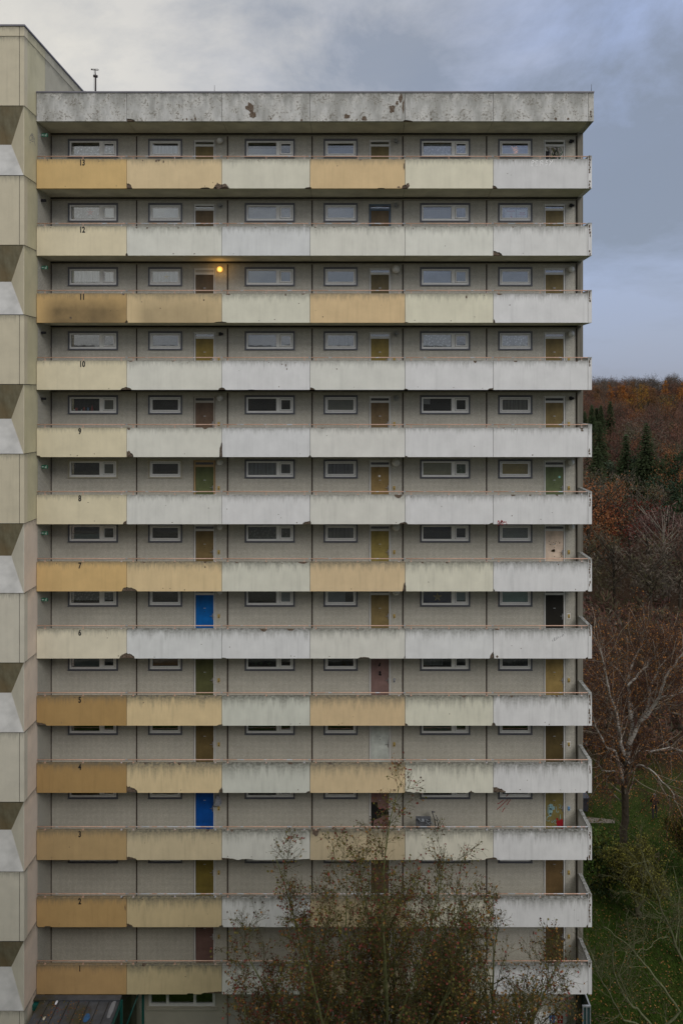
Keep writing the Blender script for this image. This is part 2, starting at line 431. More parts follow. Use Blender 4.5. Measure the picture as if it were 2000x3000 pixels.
for n in range(1, 14):
    z0, z1 = zb(n) + 0.15, zb(n + 1) + 0.02
    H = openings(n); mb = MB()
    for a, b, c, d in wall_rects(XT, BX[6], z0, z1, H):
        mb.quad((a, YW, c), (b, YW, c), (b, YW, d), (a, YW, d), 0)
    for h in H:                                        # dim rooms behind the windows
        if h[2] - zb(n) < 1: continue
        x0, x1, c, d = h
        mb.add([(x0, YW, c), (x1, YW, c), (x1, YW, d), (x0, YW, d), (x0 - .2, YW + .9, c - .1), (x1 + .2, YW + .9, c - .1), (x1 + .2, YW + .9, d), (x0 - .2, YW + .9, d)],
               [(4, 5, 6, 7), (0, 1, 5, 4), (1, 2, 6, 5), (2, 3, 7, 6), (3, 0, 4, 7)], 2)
    for k, x in enumerate(BX[:6]):
        w = 0.085 if k == 0 else 0.06
        mb.box(x - w / 2, x + w / 2, YW - 0.012, YW + 0.01, z0, z1, 1)
    obj('tiled_wall', mb, [M['tiles'], M['strip'], M['interior']], block)
    tr = MB()
    tr.box(XT, BX[6], YW - 0.05, YW - 0.002, z1 - 0.125, z1 - 0.075, 0)
    tr.box(XT, BX[6], YW - 0.035, YW - 0.002, z1 - 0.075, z1 - 0.001, 1)
    obj('wall_trim', tr, [M['trim'], M['joint']], block)
# corner pillar on the right and the mass of the block behind
mb = MB().box(BX[6], XP, YW - 0.13, YW + 0.6, GZ, zb(14) + 0.02); mb.box(BX[6] - 0.03, BX[6] - 0.002, YW - 0.03, YW + 0.3, GZ, zb(14) + 0.02, 1)
def pillar_mat():
    m, t, b = newmat('rain_stained_concrete', 0.9, 0.15)
    tcn = N(t, 'ShaderNodeTexCoord')
    n = noise(t, mapping(t, tcn.outputs['Object'], (9, 9, 0.25)), 1.0, 6, 0.65)
    t.links.new(ramp(t, n, [(0.3, (0.13, 0.12, 0.10)), (0.7, (0.25, 0.235, 0.20))]), b.inputs['Base Color']); return m
M['pillar'] = pillar_mat()
obj('corner_pillar', mb, [M['pillar'], M['strip']], block)
mb = MB().box(XT + .01, XP - 0.01, YW + 1.3, YB, GZ, zb(14) - 0.1)
mb.box(XP - 0.3, XP - 0.005, YW + 0.6, YW + 1.3, GZ, zb(14) - 0.1)
obj('end_wall', mb, M['pillar'], block)
# ------------------------------------------------------------------ slabs
for n in range(1, 15):
    z = zb(n); mb = MB()
    xs = [XT + .004] + JX[1:6] + [XR - .012]
    for a, b in zip(xs, xs[1:]):
        mb.box(a + .007, b - .007, YF + 0.145, YW - 0.003, z + 0.02, z + 0.147, 0)
        if b != xs[-1]:
            mb.box(b - .007, b + .007, YF + 0.04, YF + 0.13, z + 0.03, z + 1.17, 1)
            mb.box(b - .007, b + .007, YF + 0.145, YW - 0.003, z + 0.04, z + 0.14, 1)
    obj('gallery_slab', mb, [M['soffit'], M['joint']], block)
# ------------------------------------------------------------------ parapets
W_ = (184, 184, 185)
ROWS = {
 13: [(176, 143, 84), (181, 158, 116), (179, 176, 158), (180, 152, 106), (184, 179, 156), (176, 176, 176)],
 12: [(186, 172, 140), (180, 180, 170), (178, 180, 180), (182, 181, 170), (186, 184, 174), (182, 182, 180)],
 11: [(172, 138, 82), (178, 154, 110), (180, 178, 160), (181, 153, 108), (186, 180, 157), W_],
 10: [(187, 173, 142), (182, 181, 170), W_, (182, 182, 174), W_, W_],
 9: [(186, 173, 141), (182, 181, 170), (182, 183, 184), (183, 182, 176), W_, W_],
 8: [(186, 173, 141), (183, 183, 177), W_, (182, 181, 172), W_, W_],
 7: [(178, 143, 84), (185, 159, 113), (180, 179, 164), (182, 157, 116), (184, 181, 162), (183, 183, 188)],
 6: [(184, 176, 152), (181, 183, 183), (182, 183, 187), (182, 181, 172), (183, 184, 186), W_],
 5: [(164, 124, 62), (184, 160, 114), (174, 176, 164), (178, 152, 110), (182, 180, 161), W_],
 4: [(163, 123, 62), (184, 162, 118), (174, 176, 165), (180, 157, 116), (184, 182, 165), W_],
 3: [(172, 138, 84), (182, 165, 128), (179, 179, 170), (176, 158, 122), (183, 179, 161), W_],
 2: [(178, 136, 72), (182, 161, 116), (182, 183, 181), (178, 158, 118), (182, 177, 156), W_],
 1: [(178, 136, 76), (178, 160, 116), (180, 180, 173), (176, 158, 120), (180, 175, 154), W_]}
NAMES = {(176, 143, 84): 'mustard yellow parapet panel'}
GR = {13: .4, 12: .6, 11: .55, 10: .45, 9: .4, 8: .5, 7: .75, 6: .75, 5: .95, 4: 1.15, 3: .9, 2: .95, 1: .9}
# broken corners: storey -> joint -> (reach into left panel, reach into right panel, height)
NOTCH = {
 14: {1: (0, .34, .12), 4: (.06, .3, .05)},
 13: {1: (0, .22, .22), 2: (.34, .3, .17), 3: (.2, .05, .06), 4: (.13, .1, .16), 5: (.02, .16, .12)},
 12: {1: (.03, .04, .1), 5: (0, .36, .2)},
 11: {1: (.06, .04, .1), 2: (.3, .2, .05), 5: (0, .07, .15), 4: (0, .12, .03)},
 10: {1: (.25, .2, .11), 2: (.13, .15, .1), 3: (0, .2, .1), 4: (.03, .12, .05), 5: (.22, 0, .08)},
 9: {0: (0, .16, .08), 1: (0, .28, .24), 2: (.09, .02, .6), 3: (.05, .05, .08), 4: (0, .1, .05)},
 8: {1: (.15, 0, .15), 3: (.3, .03, .14), 4: (.24, .1, .09), 5: (.16, 0, .06)},
 7: {1: (.19, .42, .18), 4: (.1, .03, .36), 5: (0, .06, .1), 6: (.1, 0, .07)},
 6: {1: (.29, .33, .23), 2: (0, .2, .04), 4: (.04, 0, .14), 5: (.14, .03, .27), 6: (.09, 0, .06)},
 5: {0: (0, .42, .14), 2: (.2, .02, .06), 4: (0, .11, .1), 5: (.05, .09, .13)},
 4: {1: (0, .44, .3), 2: (.12, .03, .22), 3: (.16, 0, .07), 4: (0, .32, .06), 5: (0, .5, .24), 6: (.1, 0, .09)},
 3: {1: (0, .4, .14), 2: (0, .6, .09), 3: (.55, 0, .05), 5: (.36, .17, .11), 6: (.05, 0, .16)},
 2: {0: (0, .06, .07), 1: (0, .25, .16), 2: (.12, .05, .08), 6: (.07, 0, .1)},
 1: {2: (.85, 0, .12), 3: (.3, 0, .05), 6: (.05, 0, .05)}}
MIDB = {(6, 4): [(2.2, .5, .06)], (4, 5): [(2.7, .25, .06), (.5, .2, .03)], (3, 3): [(2.6, .9, .04), (1.0, .6, .05)], (2, 1): [(.45, .3, .05)], (13, 4): [(2.9, .3, .02)],
        (13, 2): [(3.2, .4, .04)], (1, 2): [(2.6, .3, .05)], (10, 3): [(1.2, .3, .012)], (3, 5): [(1.5, .6, .03)]}
TOPC = {(13, 1): [(2.6, .12, .03), (3.2, .1, .04)], (13, 2): [(1.3, .22, .09)], (13, 4): [(2.05, .22, .05), (3.4, .15, .04)], (13, 6): [(.55, .1, .04), (3.2, .14, .05)],
        (12, 4): [(.4, .1, .03), (1.1, .12, .03)], (12, 5): [(2.9, .12, .05)], (12, 6): [(.8, .16, .06)], (11, 1): [(3.55, .12, .1)], (11, 2): [(.8, .14, .04)],
        (11, 3): [(.25, .22, .08), (3.3, .18, .06)], (11, 6): [(.25, .32, .07)], (10, 2): [(.15, .2, .06), (1.9, .16, .05)], (10, 5): [(2.85, .16, .1)], (10, 6): [(.9, .18, .07), (3.4, .12, .06)],
        (9, 2): [(.08, .14, .12), (3.2, .24, .06)], (9, 6): [(.4, .12, .05), (3.6, .16, .1)], (9, 4): [(.5, .2, .03)], (8, 4): [(3.6, .34, .15)], (8, 6): [(.8, .2, .06), (1.5, .1, .05), (2.6, .1, .05)],
        (7, 3): [(3.3, .4, .08), (.6, .15, .05)], (7, 2): [(.7, .14, .04), (3.2, .12, .06)], (7, 5): [(.7, .1, .08), (1.7, .12, .06)], (6, 3): [(1.7, .3, .1), (2.8, .3, .07)], (6, 6): [(.15, .2, .05)],
        (5, 6): [(.75, .12, .06), (2.6, .1, .04)], (5, 5): [(2.4, .16, .06)], (4, 4): [(3.6, .22, .07), (.8, .16, .05)], (4, 3): [(2.8, .2, .05)], (4, 2): [(.75, .1, .04), (1.75, .1, .05), (2.15, .14, .07)],
        (3, 4): [(.22, .3, .16)], (3, 3): [(.4, .12, .05)], (3, 2): [(3.3, .14, .05)], (2, 1): [(3.5, .1, .05)], (2, 6): [(.1, .4, .09)], (1, 2): [(.7, .16, .08)], (1, 3): [(.25, .16, .07)]}
def jag(x, r, amp): return x + r.uniform(-amp, amp)
def panel(n, i, x0, x1, z0, z1, y0, y1, mats, seed):
    """one precast panel: outline with broken corners and chips, rough core set back inside the breaks"""
    r = random.Random(seed); L, T = x0, z1
    low = []          # bottom edge left to right: (x, z, broken)
    nl = NOTCH.get(n, {}).get(i - 1); nr = NOTCH.get(n, {}).get(i)
    brk = []
    cuts = []
    cl = nl[1] if nl else 0; ch = nl[2] if nl else 0
    cr = nr[0] if nr else 0; crh = nr[2] if nr else 0
    pts = []
    if cl > 0:
        m = max(4, int(cl / 0.035))
        for k in range(m + 1):
            t = k / m; f = math.sqrt(max(0, 1 - t ** 1.5))
            pts.append((x0 + cl * t + (r.uniform(-.012, .012) if 0 < k < m else 0), z0 + ch * f * (r.uniform(.8, 1.05) if 0 < k < m else 1), 1))
        pts[-1] = (x0 + cl, z0, 0); pts[0] = (x0, z0 + ch, 1)
    else: pts.append((x0, z0, 0))
    mids = sorted(MIDB.get((n, i), []))
    for mx, mw, mh in mids:
        m = max(5, int(mw / .04))
        for k in range(m + 1):
            t = k / m; f = (1 - (2 * t - 1) ** 4)
            pts.append((x0 + mx - mw / 2 + mw * t, z0 + mh * f * r.uniform(.7, 1.1), 1 if k < m else 0))
    if cr > 0:
        m = max(4, int(cr / 0.035))
        pts.append((x1 - cr, z0, 1))
        for k in range(1, m + 1):
            t = 1 - k / m; f = math.sqrt(max(0, 1 - t ** 1.5))
            pts.append((x1 - cr * t + (r.uniform(-.012, .012) if k < m else 0), z0 + crh * f * (r.uniform(.8, 1.05) if k < m else 1), 1 if k < m else 0))
    else: pts.append((x1, z0, 0))
    bottom = list(pts)
    pts.append((x1, z1, 0))
    chips = sorted(TOPC.get((n, i), []), reverse=True)
    for mx, mw, mh in chips:
        if mx + mw / 2 > (x1 - x0) - .01: mx = (x1 - x0) - mw / 2 - .02
        m = max(4, int(mw / .035))
        for k in range(m + 1):
            t = 1 - k / m; f = 1 - abs(2 * t - 1) ** 2.5
            pts.append((x0 + mx - mw / 2 + mw * t, z1 - mh * f * r.uniform(.7, 1.15), 1 if k < m else 0))
    pts.append((x0, z1, 0))
    poly = [(p[0], p[1]) for p in pts]
    mb = MB().prism(poly, y0, y1, [p[2] for p in pts])
    # rough core of the breaks, set back
    yc = y0 + 0.035
    if cl > 0:
        mb.prism([(x0, z0 + .012), (x0 + cl * .8, z0 + .012), (x0 + cl * .55, z0 + ch * .8), (x0, z0 + ch)], yc, y1 - .01, None, 1)
    if cr > 0:
        mb.prism([(x1 - cr * .8, z0 + .012), (x1, z0 + .012), (x1, z0 + crh), (x1 - cr * .55, z0 + crh * .8)], yc, y1 - .01, None, 1)
    for mx, mw, mh in mids + chips:
        zc = z0 if (mx, mw, mh) in mids else z1
        s_ = 1 if zc == z0 else -1
        a, b = sorted((zc + s_ * .008, zc + s_ * mh * 1.05))
        mb.box(x0 + mx - mw / 2 + .01, x0 + mx + mw / 2 - .01, y0 + .03, y1 - .02, a, b, 1)
    return mb
def blob(mb, cx, cz, w, h, y, r, mat=1, k=11, th=0.006):
    """irregular scab of bare concrete lying on a face"""
    poly = []
    for j in range(k):
        a = 2 * math.pi * j / k; q = r.uniform(.55, 1.1)
        poly.append((cx + w / 2 * q * math.cos(a), cz + h / 2 * q * math.sin(a)))
    mb.prism(poly, y - th, y + .004, None, mat)
SCAB = {14: {3: [(1.15, .55, .42, .5), (1.25, .25, .3, .25), (2.0, .1, .08, .1), (3.25, .05, .12, .1)], 4: [(3.7, .95, .18, .4), (3.35, .5, .3, .4), (3.8, .6, .1, .7), (3.55, .75, .12, .2), (2.2, .12, .24, .22), (1.5, .2, .3, .2), (1.9, .06, .08, .1)],
             2: [(2.3, .06, .07, .1), (2.45, .08, .08, .13), (2.65, .07, .07, .1), (2.8, .1, .09, .14)], 6: [(3.05, .1, .1, .12), (2.55, .1, .1, .12)], 5: [(1.05, .08, .08, .12)]},
        13: {2: [(1.2, 1.12, .1, .1), (1.5, 1.1, .07, .14), (.65, 1.14, .05, .07), (3.72, .1, .3, .26)], 1: [(2.55, 1.12, .06, .06), (2.72, 1.13, .05, .06)], 3: [(.1, .12, .26, .2)], 5: [(.1, .12, .16, .24)], 4: [(3.62, .05, .14, .08), (3.83, .9, .06, .36)]},
        12: {2: [(.4, 1.14, .08, .07), (.83, 1.13, .09, .08), (2.1, 1.13, .06, .08)], 5: [(.33, 1.1, .04, .08), (.8, 1.1, .04, .09)], 4: [(.0 + .2, 1.15, .1, .05)]},
        11: {2: [(3.15, .92, .07, .09)], 5: [(2.5, 1.05, .07, .16)], 3: [(2.6, 1.14, .08, .1)], 1: [(1.4, .2, .1, .12)]},
        10: {3: [(2.6, 1.0, .05, .14), (2.65, .85, .05, .1), (2.45, 1.05, .07, .05)]},
        9: {2: [(.1, .14, .16, .24)], 6: [(3.62, 1.08, .14, .08)]},
        7: {2: [(3.2, 1.0, .06, .12)], 6: [(2.65, 1.1, .05, .07)]},
        4: {6: [(.12, .14, .2, .2), (.38, .06, .26, .1)], 4: [(3.6, .25, .05, .1), (3.7, .3, .05, .14)]},
        3: {4: [(.22, 1.08, .3, .22)]},
        2: {3: [(.22, .62, .07, .1), (.95, .28, .04, .04)], 1: [(3.62, .8, .05, .3)]},
        6: {6: [(.15, .08, .12, .1)]}}
parapet = {}
for n in range(1, 14):
    for i in range(1, 7):
        x0, x1 = JX[i - 1] + .008, JX[i] - .008
        if i == 1: x0 = JX[0] + .01
        mb = panel(n, i, x0, x1, zb(n), zb(n) + 1.2, YF, YF + .14, None, n * 10 + i)
        r = random.Random(n * 31 + i)
        for (sx, sz, sw, sh) in SCAB.get(n, {}).get(i, []): blob(mb, x0 + sx, zb(n) + sz, sw, sh, YF, r)
        for _ in range(r.randint(1, 4)):
            blob(mb, r.uniform(x0 + .2, x1 - .2), zb(n) + r.choice((r.uniform(1.1, 1.16), r.uniform(.05, .14), r.uniform(.2, 1))), r.uniform(.025, .06), r.uniform(.025, .07), YF, r, 1, 7, .004)
        o = obj('parapet_panel', mb, [M['paint'], M['broken']], block, (x0, YF, zb(n) + 1.2), paint(*ROWS[n][i - 1], .66 * (.78 if i == 1 and n < 6 else .9 if i in (2, 4) and n < 4 else 1), .26 if i == 1 and n < 6 else .22))
        o['grime'] = GR[n] * (0.55 if i <= 1 else 1.0); o['soot'] = 0.0
        if (n, i) == (11, 1): o['soot'] = 0.85; o['label'] = 'ochre parapet panel blackened by soot'
        if (n, i) == (11, 2): o['soot'] = 0.4
        parapet[n, i] = o
for i in range(1, 7):                                   # roof fascia
    x0, x1 = JX[i - 1] + .008, (JX[i] if i < 6 else fx(1722)) - .008
    mb = panel(14, i, x0, x1, zb(14), 39.56, YF, YF + .14, None, 400 + i)
    r = random.Random(500 + i)
    for (sx, sz, sw, sh) in SCAB[14].get(i, []): blob(mb, x0 + sx, zb(14) + sz, sw, sh, YF, r, 1, 13)
    o = obj('roof_fascia', mb, [M['fascia'], M['broken']], block, (x0, YF, 39.56), paint(164, 164, 162))
    o['grime'] = 1.1; o['soot'] = 0.0
def return_wall(n, x0, x1, z0, z1, spall, name):
    mb = MB().bbox(x0, x1, YF - .004, YW + .42, z0, z1, .008)
    r = random.Random(900 + n); xm = (x0 + x1) / 2
    for a, b in spall:
        zc = z0 + a
        while zc < z0 + b:
            h = r.uniform(.07, .16); blob(mb, xm + r.uniform(-.02, .012) - .01, zc + h / 2, r.uniform(.05, .09), h * 1.25, YF - .004, r, 1, 9); zc += h
    o = obj(name, mb, [M['paint'] if n < 14 else M['fascia'], M['broken']], block, (x0, YF, z1), paint(*(W_ if n < 14 else (158, 156, 150))))
    o['grime'] = 0.75; o['soot'] = 0.0
SP = {13: [(0, .32), (.62, 1.3)], 12: [(0, .2), (.75, 1.25)], 11: [(.85, 1.3)], 10: [(.95, 1.3)], 9: [(.1, .2)], 8: [(.72, 1.25)], 7: [(.2, .42), (.55, 1.32)], 6: [(.92, 1.3)], 5: [(.1, .7), (.85, 1.25)], 4: [(.8, .95), (1.0, 1.1)], 3: [(0, .3), (.4, .5), (.85, 1.1)], 2: [(.2, .9), (1, 1.3)], 1: [(1.1, 1.25)]}
for n in range(1, 14): return_wall(n, JX[6] + .006, XR, zb(n) - .004, zb(n) + 1.345, SP.get(n, []), 'return_parapet')
return_wall(14, fx(1722) + .004, fx(1738), zb(14) - .004, 39.56, [(.16, .36)], 'fascia_return')
# roof and its zinc cap
mb = MB().box(XT + .005, fx(1738), YF + .15, YB, 39.3, 39.5); obj('flat_roof', mb, M['zinc'], block)
mb = MB().box(XT + .02, fx(1739), YF - .03, YF + .3, 39.563, ZR)
x = XT + 2
while x < 9.6: mb.box(x, x + .03, YF - .034, YF + .3, 39.55, ZR + .012); x += 3.12
mb.box(fx(1738) - .2, fx(1739) + .01, YF + .3, YB, 39.563, ZR - .002); obj('roof_cap', mb, M['zinc'], block)
# ------------------------------------------------------------------ storey numbers
def text_mesh(txt, size, sx=1.0, bold=0.0, extrude=0.002):
    c = bpy.data.curves.new('txt', 'FONT'); c.body = txt; c.size = size; c.offset = bold; c.extrude = extrude
    c.align_x = 'CENTER'; c.resolution_u = 4
    o = bpy.data.objects.new('txt', c); COL.objects.link(o)
    bpy.context.view_layer.update()
    me = bpy.data.meshes.new_from_object(o.evaluated_get(bpy.context.evaluated_depsgraph_get()))
    bpy.data.objects.remove(o); bpy.data.curves.remove(c)
    me.transform(Matrix.Rotation(R(90), 4, 'X') @ Matrix.Diagonal((sx, 1, 1, 1)))
    return me
for n in range(1, 14):
    me = text_mesh(str(n), 0.335, 0.72, 0.011); me.materials.append(M['black'])
    par = parapet[n, 1]; o = bpy.data.objects.new('storey_number', me); COL.objects.link(o); o.parent = par
    px = 241.5 if n > 9 else 234.5
    o.location = Vector((fx(px), YF - .004, zb(n) + 0.945)) - WORLD[par.name]
    o['label'] = 'black stencilled number %d' % n
# graffiti on parapets
def sub_ribbons(name, strokes, w, par, mat, frame, label=None):
    mb = MB()
    for st in strokes: mb.ribbon(st, w, frame)
    o = obj(name, mb, mat, par, WORLD[par.name]); 
    if label: o['label'] = label
    return o
M['chalk'] = plain('white_spray', (0.78, 0.78, 0.78), 0.9); M['pencil'] = plain('faint_marker', (0.22, 0.22, 0.24), 0.9); M['redpaint'] = plain('red_paint', (0.30, 0.012, 0.02), 0.5)
ff = lambda px, py: (fx(px), YF - .004, CH + (CY - py) / KF)
def sc(seq, ox, oy, k): return [[(ox + a / k, oy + b / k) for a, b in s] for s in seq]
persy = sc([[(618, 392), (622, 476)], [(616, 398), (640, 392), (654, 404), (640, 424), (622, 432)], [(672, 402), (668, 466)], [(672, 402), (706, 394)], [(668, 432), (696, 428)], [(666, 466), (704, 458)],
            [(742, 400), (738, 470)], [(742, 400), (770, 392), (782, 402), (766, 422), (742, 430)], [(752, 430), (782, 446)], [(848, 394), (826, 398), (820, 414), (846, 424), (846, 446), (822, 458), (812, 454)],
            [(878, 394), (896, 424)], [(920, 390), (896, 426), (866, 466)]], 1430, 390, 4.9)
sub_ribbons('graffiti', persy, 2.4, parapet[13, 6], M['chalk'], ff, 'white scrawl reading PERSY')
iem = sc([[(62, 1075), (72, 1096)], [(84, 1056), (86, 1086)], [(84, 1056), (98, 1050)], [(85, 1070), (98, 1064)], [(86, 1086), (102, 1078)], [(108, 1074), (112, 1046), (122, 1066), (134, 1036), (140, 1060)], [(150, 1046), (162, 1040)], [(170, 1030), (176, 1040), (184, 1016)], [(190, 1010), (196, 1026)], [(202, 990), (212, 1004)]], 1600, 1600, 3.92)
sub_ribbons('graffiti', iem, 1.2, parapet[6, 6], M['pencil'], ff, 'faint marker scrawl')
mb = MB(); r = random.Random(5)
for _ in range(26): blob(mb, fx(1466 + r.gauss(0, 6)), CH + (CY - (1531 + r.gauss(0, 4))) / KF, r.uniform(.02, .08), r.uniform(.02, .09), YF - .002, r, 0, 7, .004)
obj('paint_splash', mb, M['redpaint'], parapet[8, 6], WORLD[parapet[8, 6].name], None, 'dark red paint splash')
# ------------------------------------------------------------------ railings
PST = [(.33, 1.89, 3.46), (.256, 1.96, 3.62), (.237, 1.81, 3.37), (.24, 1.95, 3.64), (.25, 1.80, 3.35), (.23, 1.93, 3.63)]
for n in range(1, 14):
    for i in range(6):
        mb = MB(); z = zb(n) + 1.325; x0, x1 = JX[i] + .012, JX[i + 1] - .012
        if i == 5: x1 += .05
        mb.tube([(x0, YF + .06, z), (x1, YF + .06, z)], .021, 8)
        for p in PST[i]:
            mb.box(JX[i] + p - .014, JX[i] + p + .014, YF + .052, YF + .068, zb(n) + 1.19, z - .01)
            mb.box(JX[i] + p - .035, JX[i] + p + .035, YF + .025, YF + .095, zb(n) + 1.198, zb(n) + 1.208)
        if i < 5: mb.tube([(x1 - .04, YF + .06, z), (x1 + .03, YF + .06, z)], .0265, 8, 1)
        o = obj('railing', mb, [M['rail'], M['galv']], block, (x0, YF, z))
        o['wear'] = {13: .04, 12: .12, 3: .14, 2: .18}.get(n, .07) + (rng.uniform(-.04, .06)) - (.05 if i == 0 else 0)
# ------------------------------------------------------------------ windows
def window_meshes(w):
    """surround, frame, panes at the origin (x from 0, z relative to the parapet underside, y = wall)"""
    x0, x1 = 0, w[1] - w[0]; z0, z1 = WZ0, WZ1
    s = MB(); s.box(x0, x1, -.03, .12, z0, z0 + .053); s.box(x0, x1, -.03, .12, z1 - .085, z1)
    s.box(x0, x0 + .068, -.03, .12, z0 + .053, z1 - .085); s.box(x1 - .068, x1, -.03, .12, z0 + .053, z1 - .085)
    s.box(x0 - .008, x1 + .008, -.05, -.03, z0 - .006, z0 + .016)
    f = MB(); a, b, c, d = x0 + .068, x1 - .068, z0 + .053, z1 - .085; p = MB()
    def ring(mb, a, b, c, d, tx, tb, tt, y0, y1, mat=0):
        mb.bbox(a, a + tx, y0, y1, c, d, .006, mat); mb.bbox(b - tx, b, y0, y1, c, d, .006, mat)
        mb.bbox(a + tx, b - tx, y0, y1, c, c + tb, .006, mat); mb.bbox(a + tx, b - tx, y0, y1, d - tt, d, .006, mat)
    if w is WIDE:
        m0 = a + .07 + 1.21; m1 = m0 + .155
        ring(f, a, b, c, d, .07, .085, .062, .0, .07)
        f.bbox(m0, m1, .0, .07, c + .085, d - .062, .006)
        f.box(a + .07, a + .078, .045, .05, c + .085, d - .062, 1); f.box(m0 - .008, m0, .045, .05, c + .085, d - .062, 1)
        f.box(a + .07, m0, .045, .05, c + .085, c + .093, 1); f.box(a + .07, m0, .045, .05, d - .07, d - .062, 1)
        sa, sb, sc_, sd_ = m1 + .012, b - .07 - .012, c + .097, d - .074
        f.box(m1, b - .07, .04, .05, c + .085, d - .062, 1)
        ring(f, sa, sb, sc_, sd_, .048, .05, .05, -.008, .038)
        f.box(sa + .02, sa + .035, -.02, -.008, (sc_ + sd_) / 2 - .05, (sc_ + sd_) / 2 + .03)
        p.box(a + .075, m0 - .005, .05, .056, c + .088, d - .065); p.box(sa + .045, sb - .045, .012, .018, sc_ + .045, sd_ - .045)
        f_hole = None
        rects = [(a + .07, m0, c + .085, d - .062), (sa + .04, sb - .04, sc_ + .04, sd_ - .04)]
    else:
        ring(f, a, b, c, d, .05, .07, .045, .0, .07)
        sa, sb, sc_, sd_ = a + .062, b - .062, c + .082, d - .057
        ring(f, sa, sb, sc_, sd_, .052, .045, .045, -.008, .038)
        for q in ((a + .05, sa), (sb, b - .05)): f.box(q[0], q[1], .03, .05, c + .07, d - .045, 1)
        f.box(sa, sb, .03, .05, c + .07, sc_, 1); f.box(sa, sb, .03, .05, sd_, d - .045, 1)
        p.box(sa + .048, sb - .048, .012, .018, sc_ + .041, sd_ - .041)
        rects = [(sa + .045, sb - .045, sc_ + .04, sd_ - .04)]
    return s, f, p, rects
WM = {}
for nm, w in (('wide', WIDE), ('narrow', NARROW)):
    s, f, p, rc = window_meshes(w)
    # the casement gasket board must not close the opening: cut it into a ring
    if nm == 'wide':
        keep = [k for k, ff_ in enumerate(f.f)]
    WM[nm] = (s.mesh('window', M['oc_satin']), None, p.mesh('pane', M['glass']), rc, f)
def rebuild_frame(mb):
    return mb.mesh('frame', [M['white_upvc'], M['gasket']])
# the wide window's gasket board is replaced by four thin strips
def wide_frame():
    s, f, p, rc = window_meshes(WIDE)
    a, b, c, d = .068, WIDE[1] - WIDE[0] - .068, WZ0 + .053, WZ1 - .085
    m1 = a + .07 + 1.21 + .155
    out = MB(); out.v = f.v; drop = None
    # find the solid board (box m1..b-.07) by its first vertex and drop its faces
    for k in range(0, len(f.v)):
        v = f.v[k]
        if abs(v[0] - m1) < 1e-6 and abs(v[1] - .04) < 1e-6: drop = k; break
    for ff_, m_, sm in zip(f.f, f.m, f.sm):
        if drop is not None and all(drop <= q < drop + 8 for q in ff_): continue
        out.f.append(ff_); out.m.append(m_); out.sm.append(sm)
    sa, sb, sc_, sd_ = m1 + .012, b - .07 - .012, c + .097, d - .074
    out.box(m1, sa, .03, .05, c + .085, d - .062, 1); out.box(sb, b - .07, .03, .05, c + .085, d - .062, 1)
    out.box(sa, sb, .03, .05, c + .085, sc_, 1); out.box(sa, sb, .03, .05, sd_, d - .062, 1)
    return out
FR = {'wide': rebuild_frame(wide_frame()), 'narrow': rebuild_frame(WM['narrow'][4])}
def curtain_mesh(rect, kind, y, drop=1.0, gap=0.0, side=1.0):
    x0, x1, z0, z1 = rect; mb = MB(); nseg = 48
    zt = z1 - gap * (z1 - z0); zl = zt - drop * (z1 - z0); xe = x0 + (x1 - x0) * side
    amp = {'sheer': .014, 'lace': .008}.get(kind, .0)
    v = []
    for k in range(nseg + 1):
        x = x0 + (xe - x0) * k / nseg
        yy = y + amp * math.sin(k * 1.9) + amp * .5 * math.sin(k * .7)
        zlow = zl + (.012 * math.sin(k * 1.3) if kind == 'lace' else 0)
        v += [(x, yy, zlow), (x, yy, zt)]
    mb.add(v, [(2 * k, 2 * k + 2, 2 * k + 3, 2 * k + 1) for k in range(nseg)], 0, True)
    return mb
CURT = {}   # (storey, bay): list of (pane index, kind, colour, drop, gap[, side])
g = lambda v: (v, v, v)
LW = (.88, .88, .89)
CURT[13, 0] = [(0, 'lace', LW, .68, .32), (1, 'lace', LW, .72, .28)]; CURT[13, 1] = [(0, 'sheer', LW, .8, .2)]
CURT[13, 2] = [(0, 'blind_or_reflection', (.33, .35, .38), .55, .45)]; CURT[13, 3] = [(0, 'blind_or_reflection', (.25, .27, .36), .6, .4)]  # both windows are empty: grey-blue sheets put the reflected sky into colour
CURT[13, 4] = [(0, 'lace', (.5, .52, .54), .9, .1), (1, 'lace', (.45, .47, .5), .9, .1)]; CURT[13, 5] = [(0, 'blind_or_reflection', (.36, .4, .46), .66, .34)]
CURT[12, 0] = [(0, 'lace', (.6, .6, .63), .85, .05), (1, 'blind_or_reflection', (.8, .82, .82), 1, 0)]; CURT[12, 1] = [(0, 'blind_or_reflection', (.75, .78, .82), .92, .08)]
CURT[12, 2] = [(0, 'blind_or_reflection', (.32, .34, .37), .82, .18), (1, 'blind_or_reflection', (.3, .33, .37), .85, .15)]; CURT[12, 3] = [(0, 'blind_or_reflection', (.3, .33, .38), .9, .1)]  # no blinds here: sky mirrored in empty panes, painted as grey-blue sheets
CURT[12, 4] = [(0, 'blind_or_reflection', (.3, .31, .32), .8, .2), (1, 'sheer', (.3, .31, .31), 1, 0)]; CURT[12, 5] = [(0, 'blind_or_reflection', (.34, .35, .36), 1, 0, .3)]  # wide window is empty: its grey sheet stands in for the reflection
CURT[11, 0] = [(0, 'sheer', LW, .9, 0), (1, 'sheer', LW, 1, 0)]; CURT[11, 1] = [(0, 'sheer', (.62, .64, .68), 1, 0)]
for b_i, cc in ((2, (.32, .34, .37)), (3, (.30, .32, .35)), (4, (.30, .32, .34)), (5, (.34, .35, .36))): CURT[11, b_i] = [(0, 'blind_or_reflection', cc, 1, 0)] + ([(1, 'blind_or_reflection', cc, 1, 0)] if b_i % 2 == 0 else [])
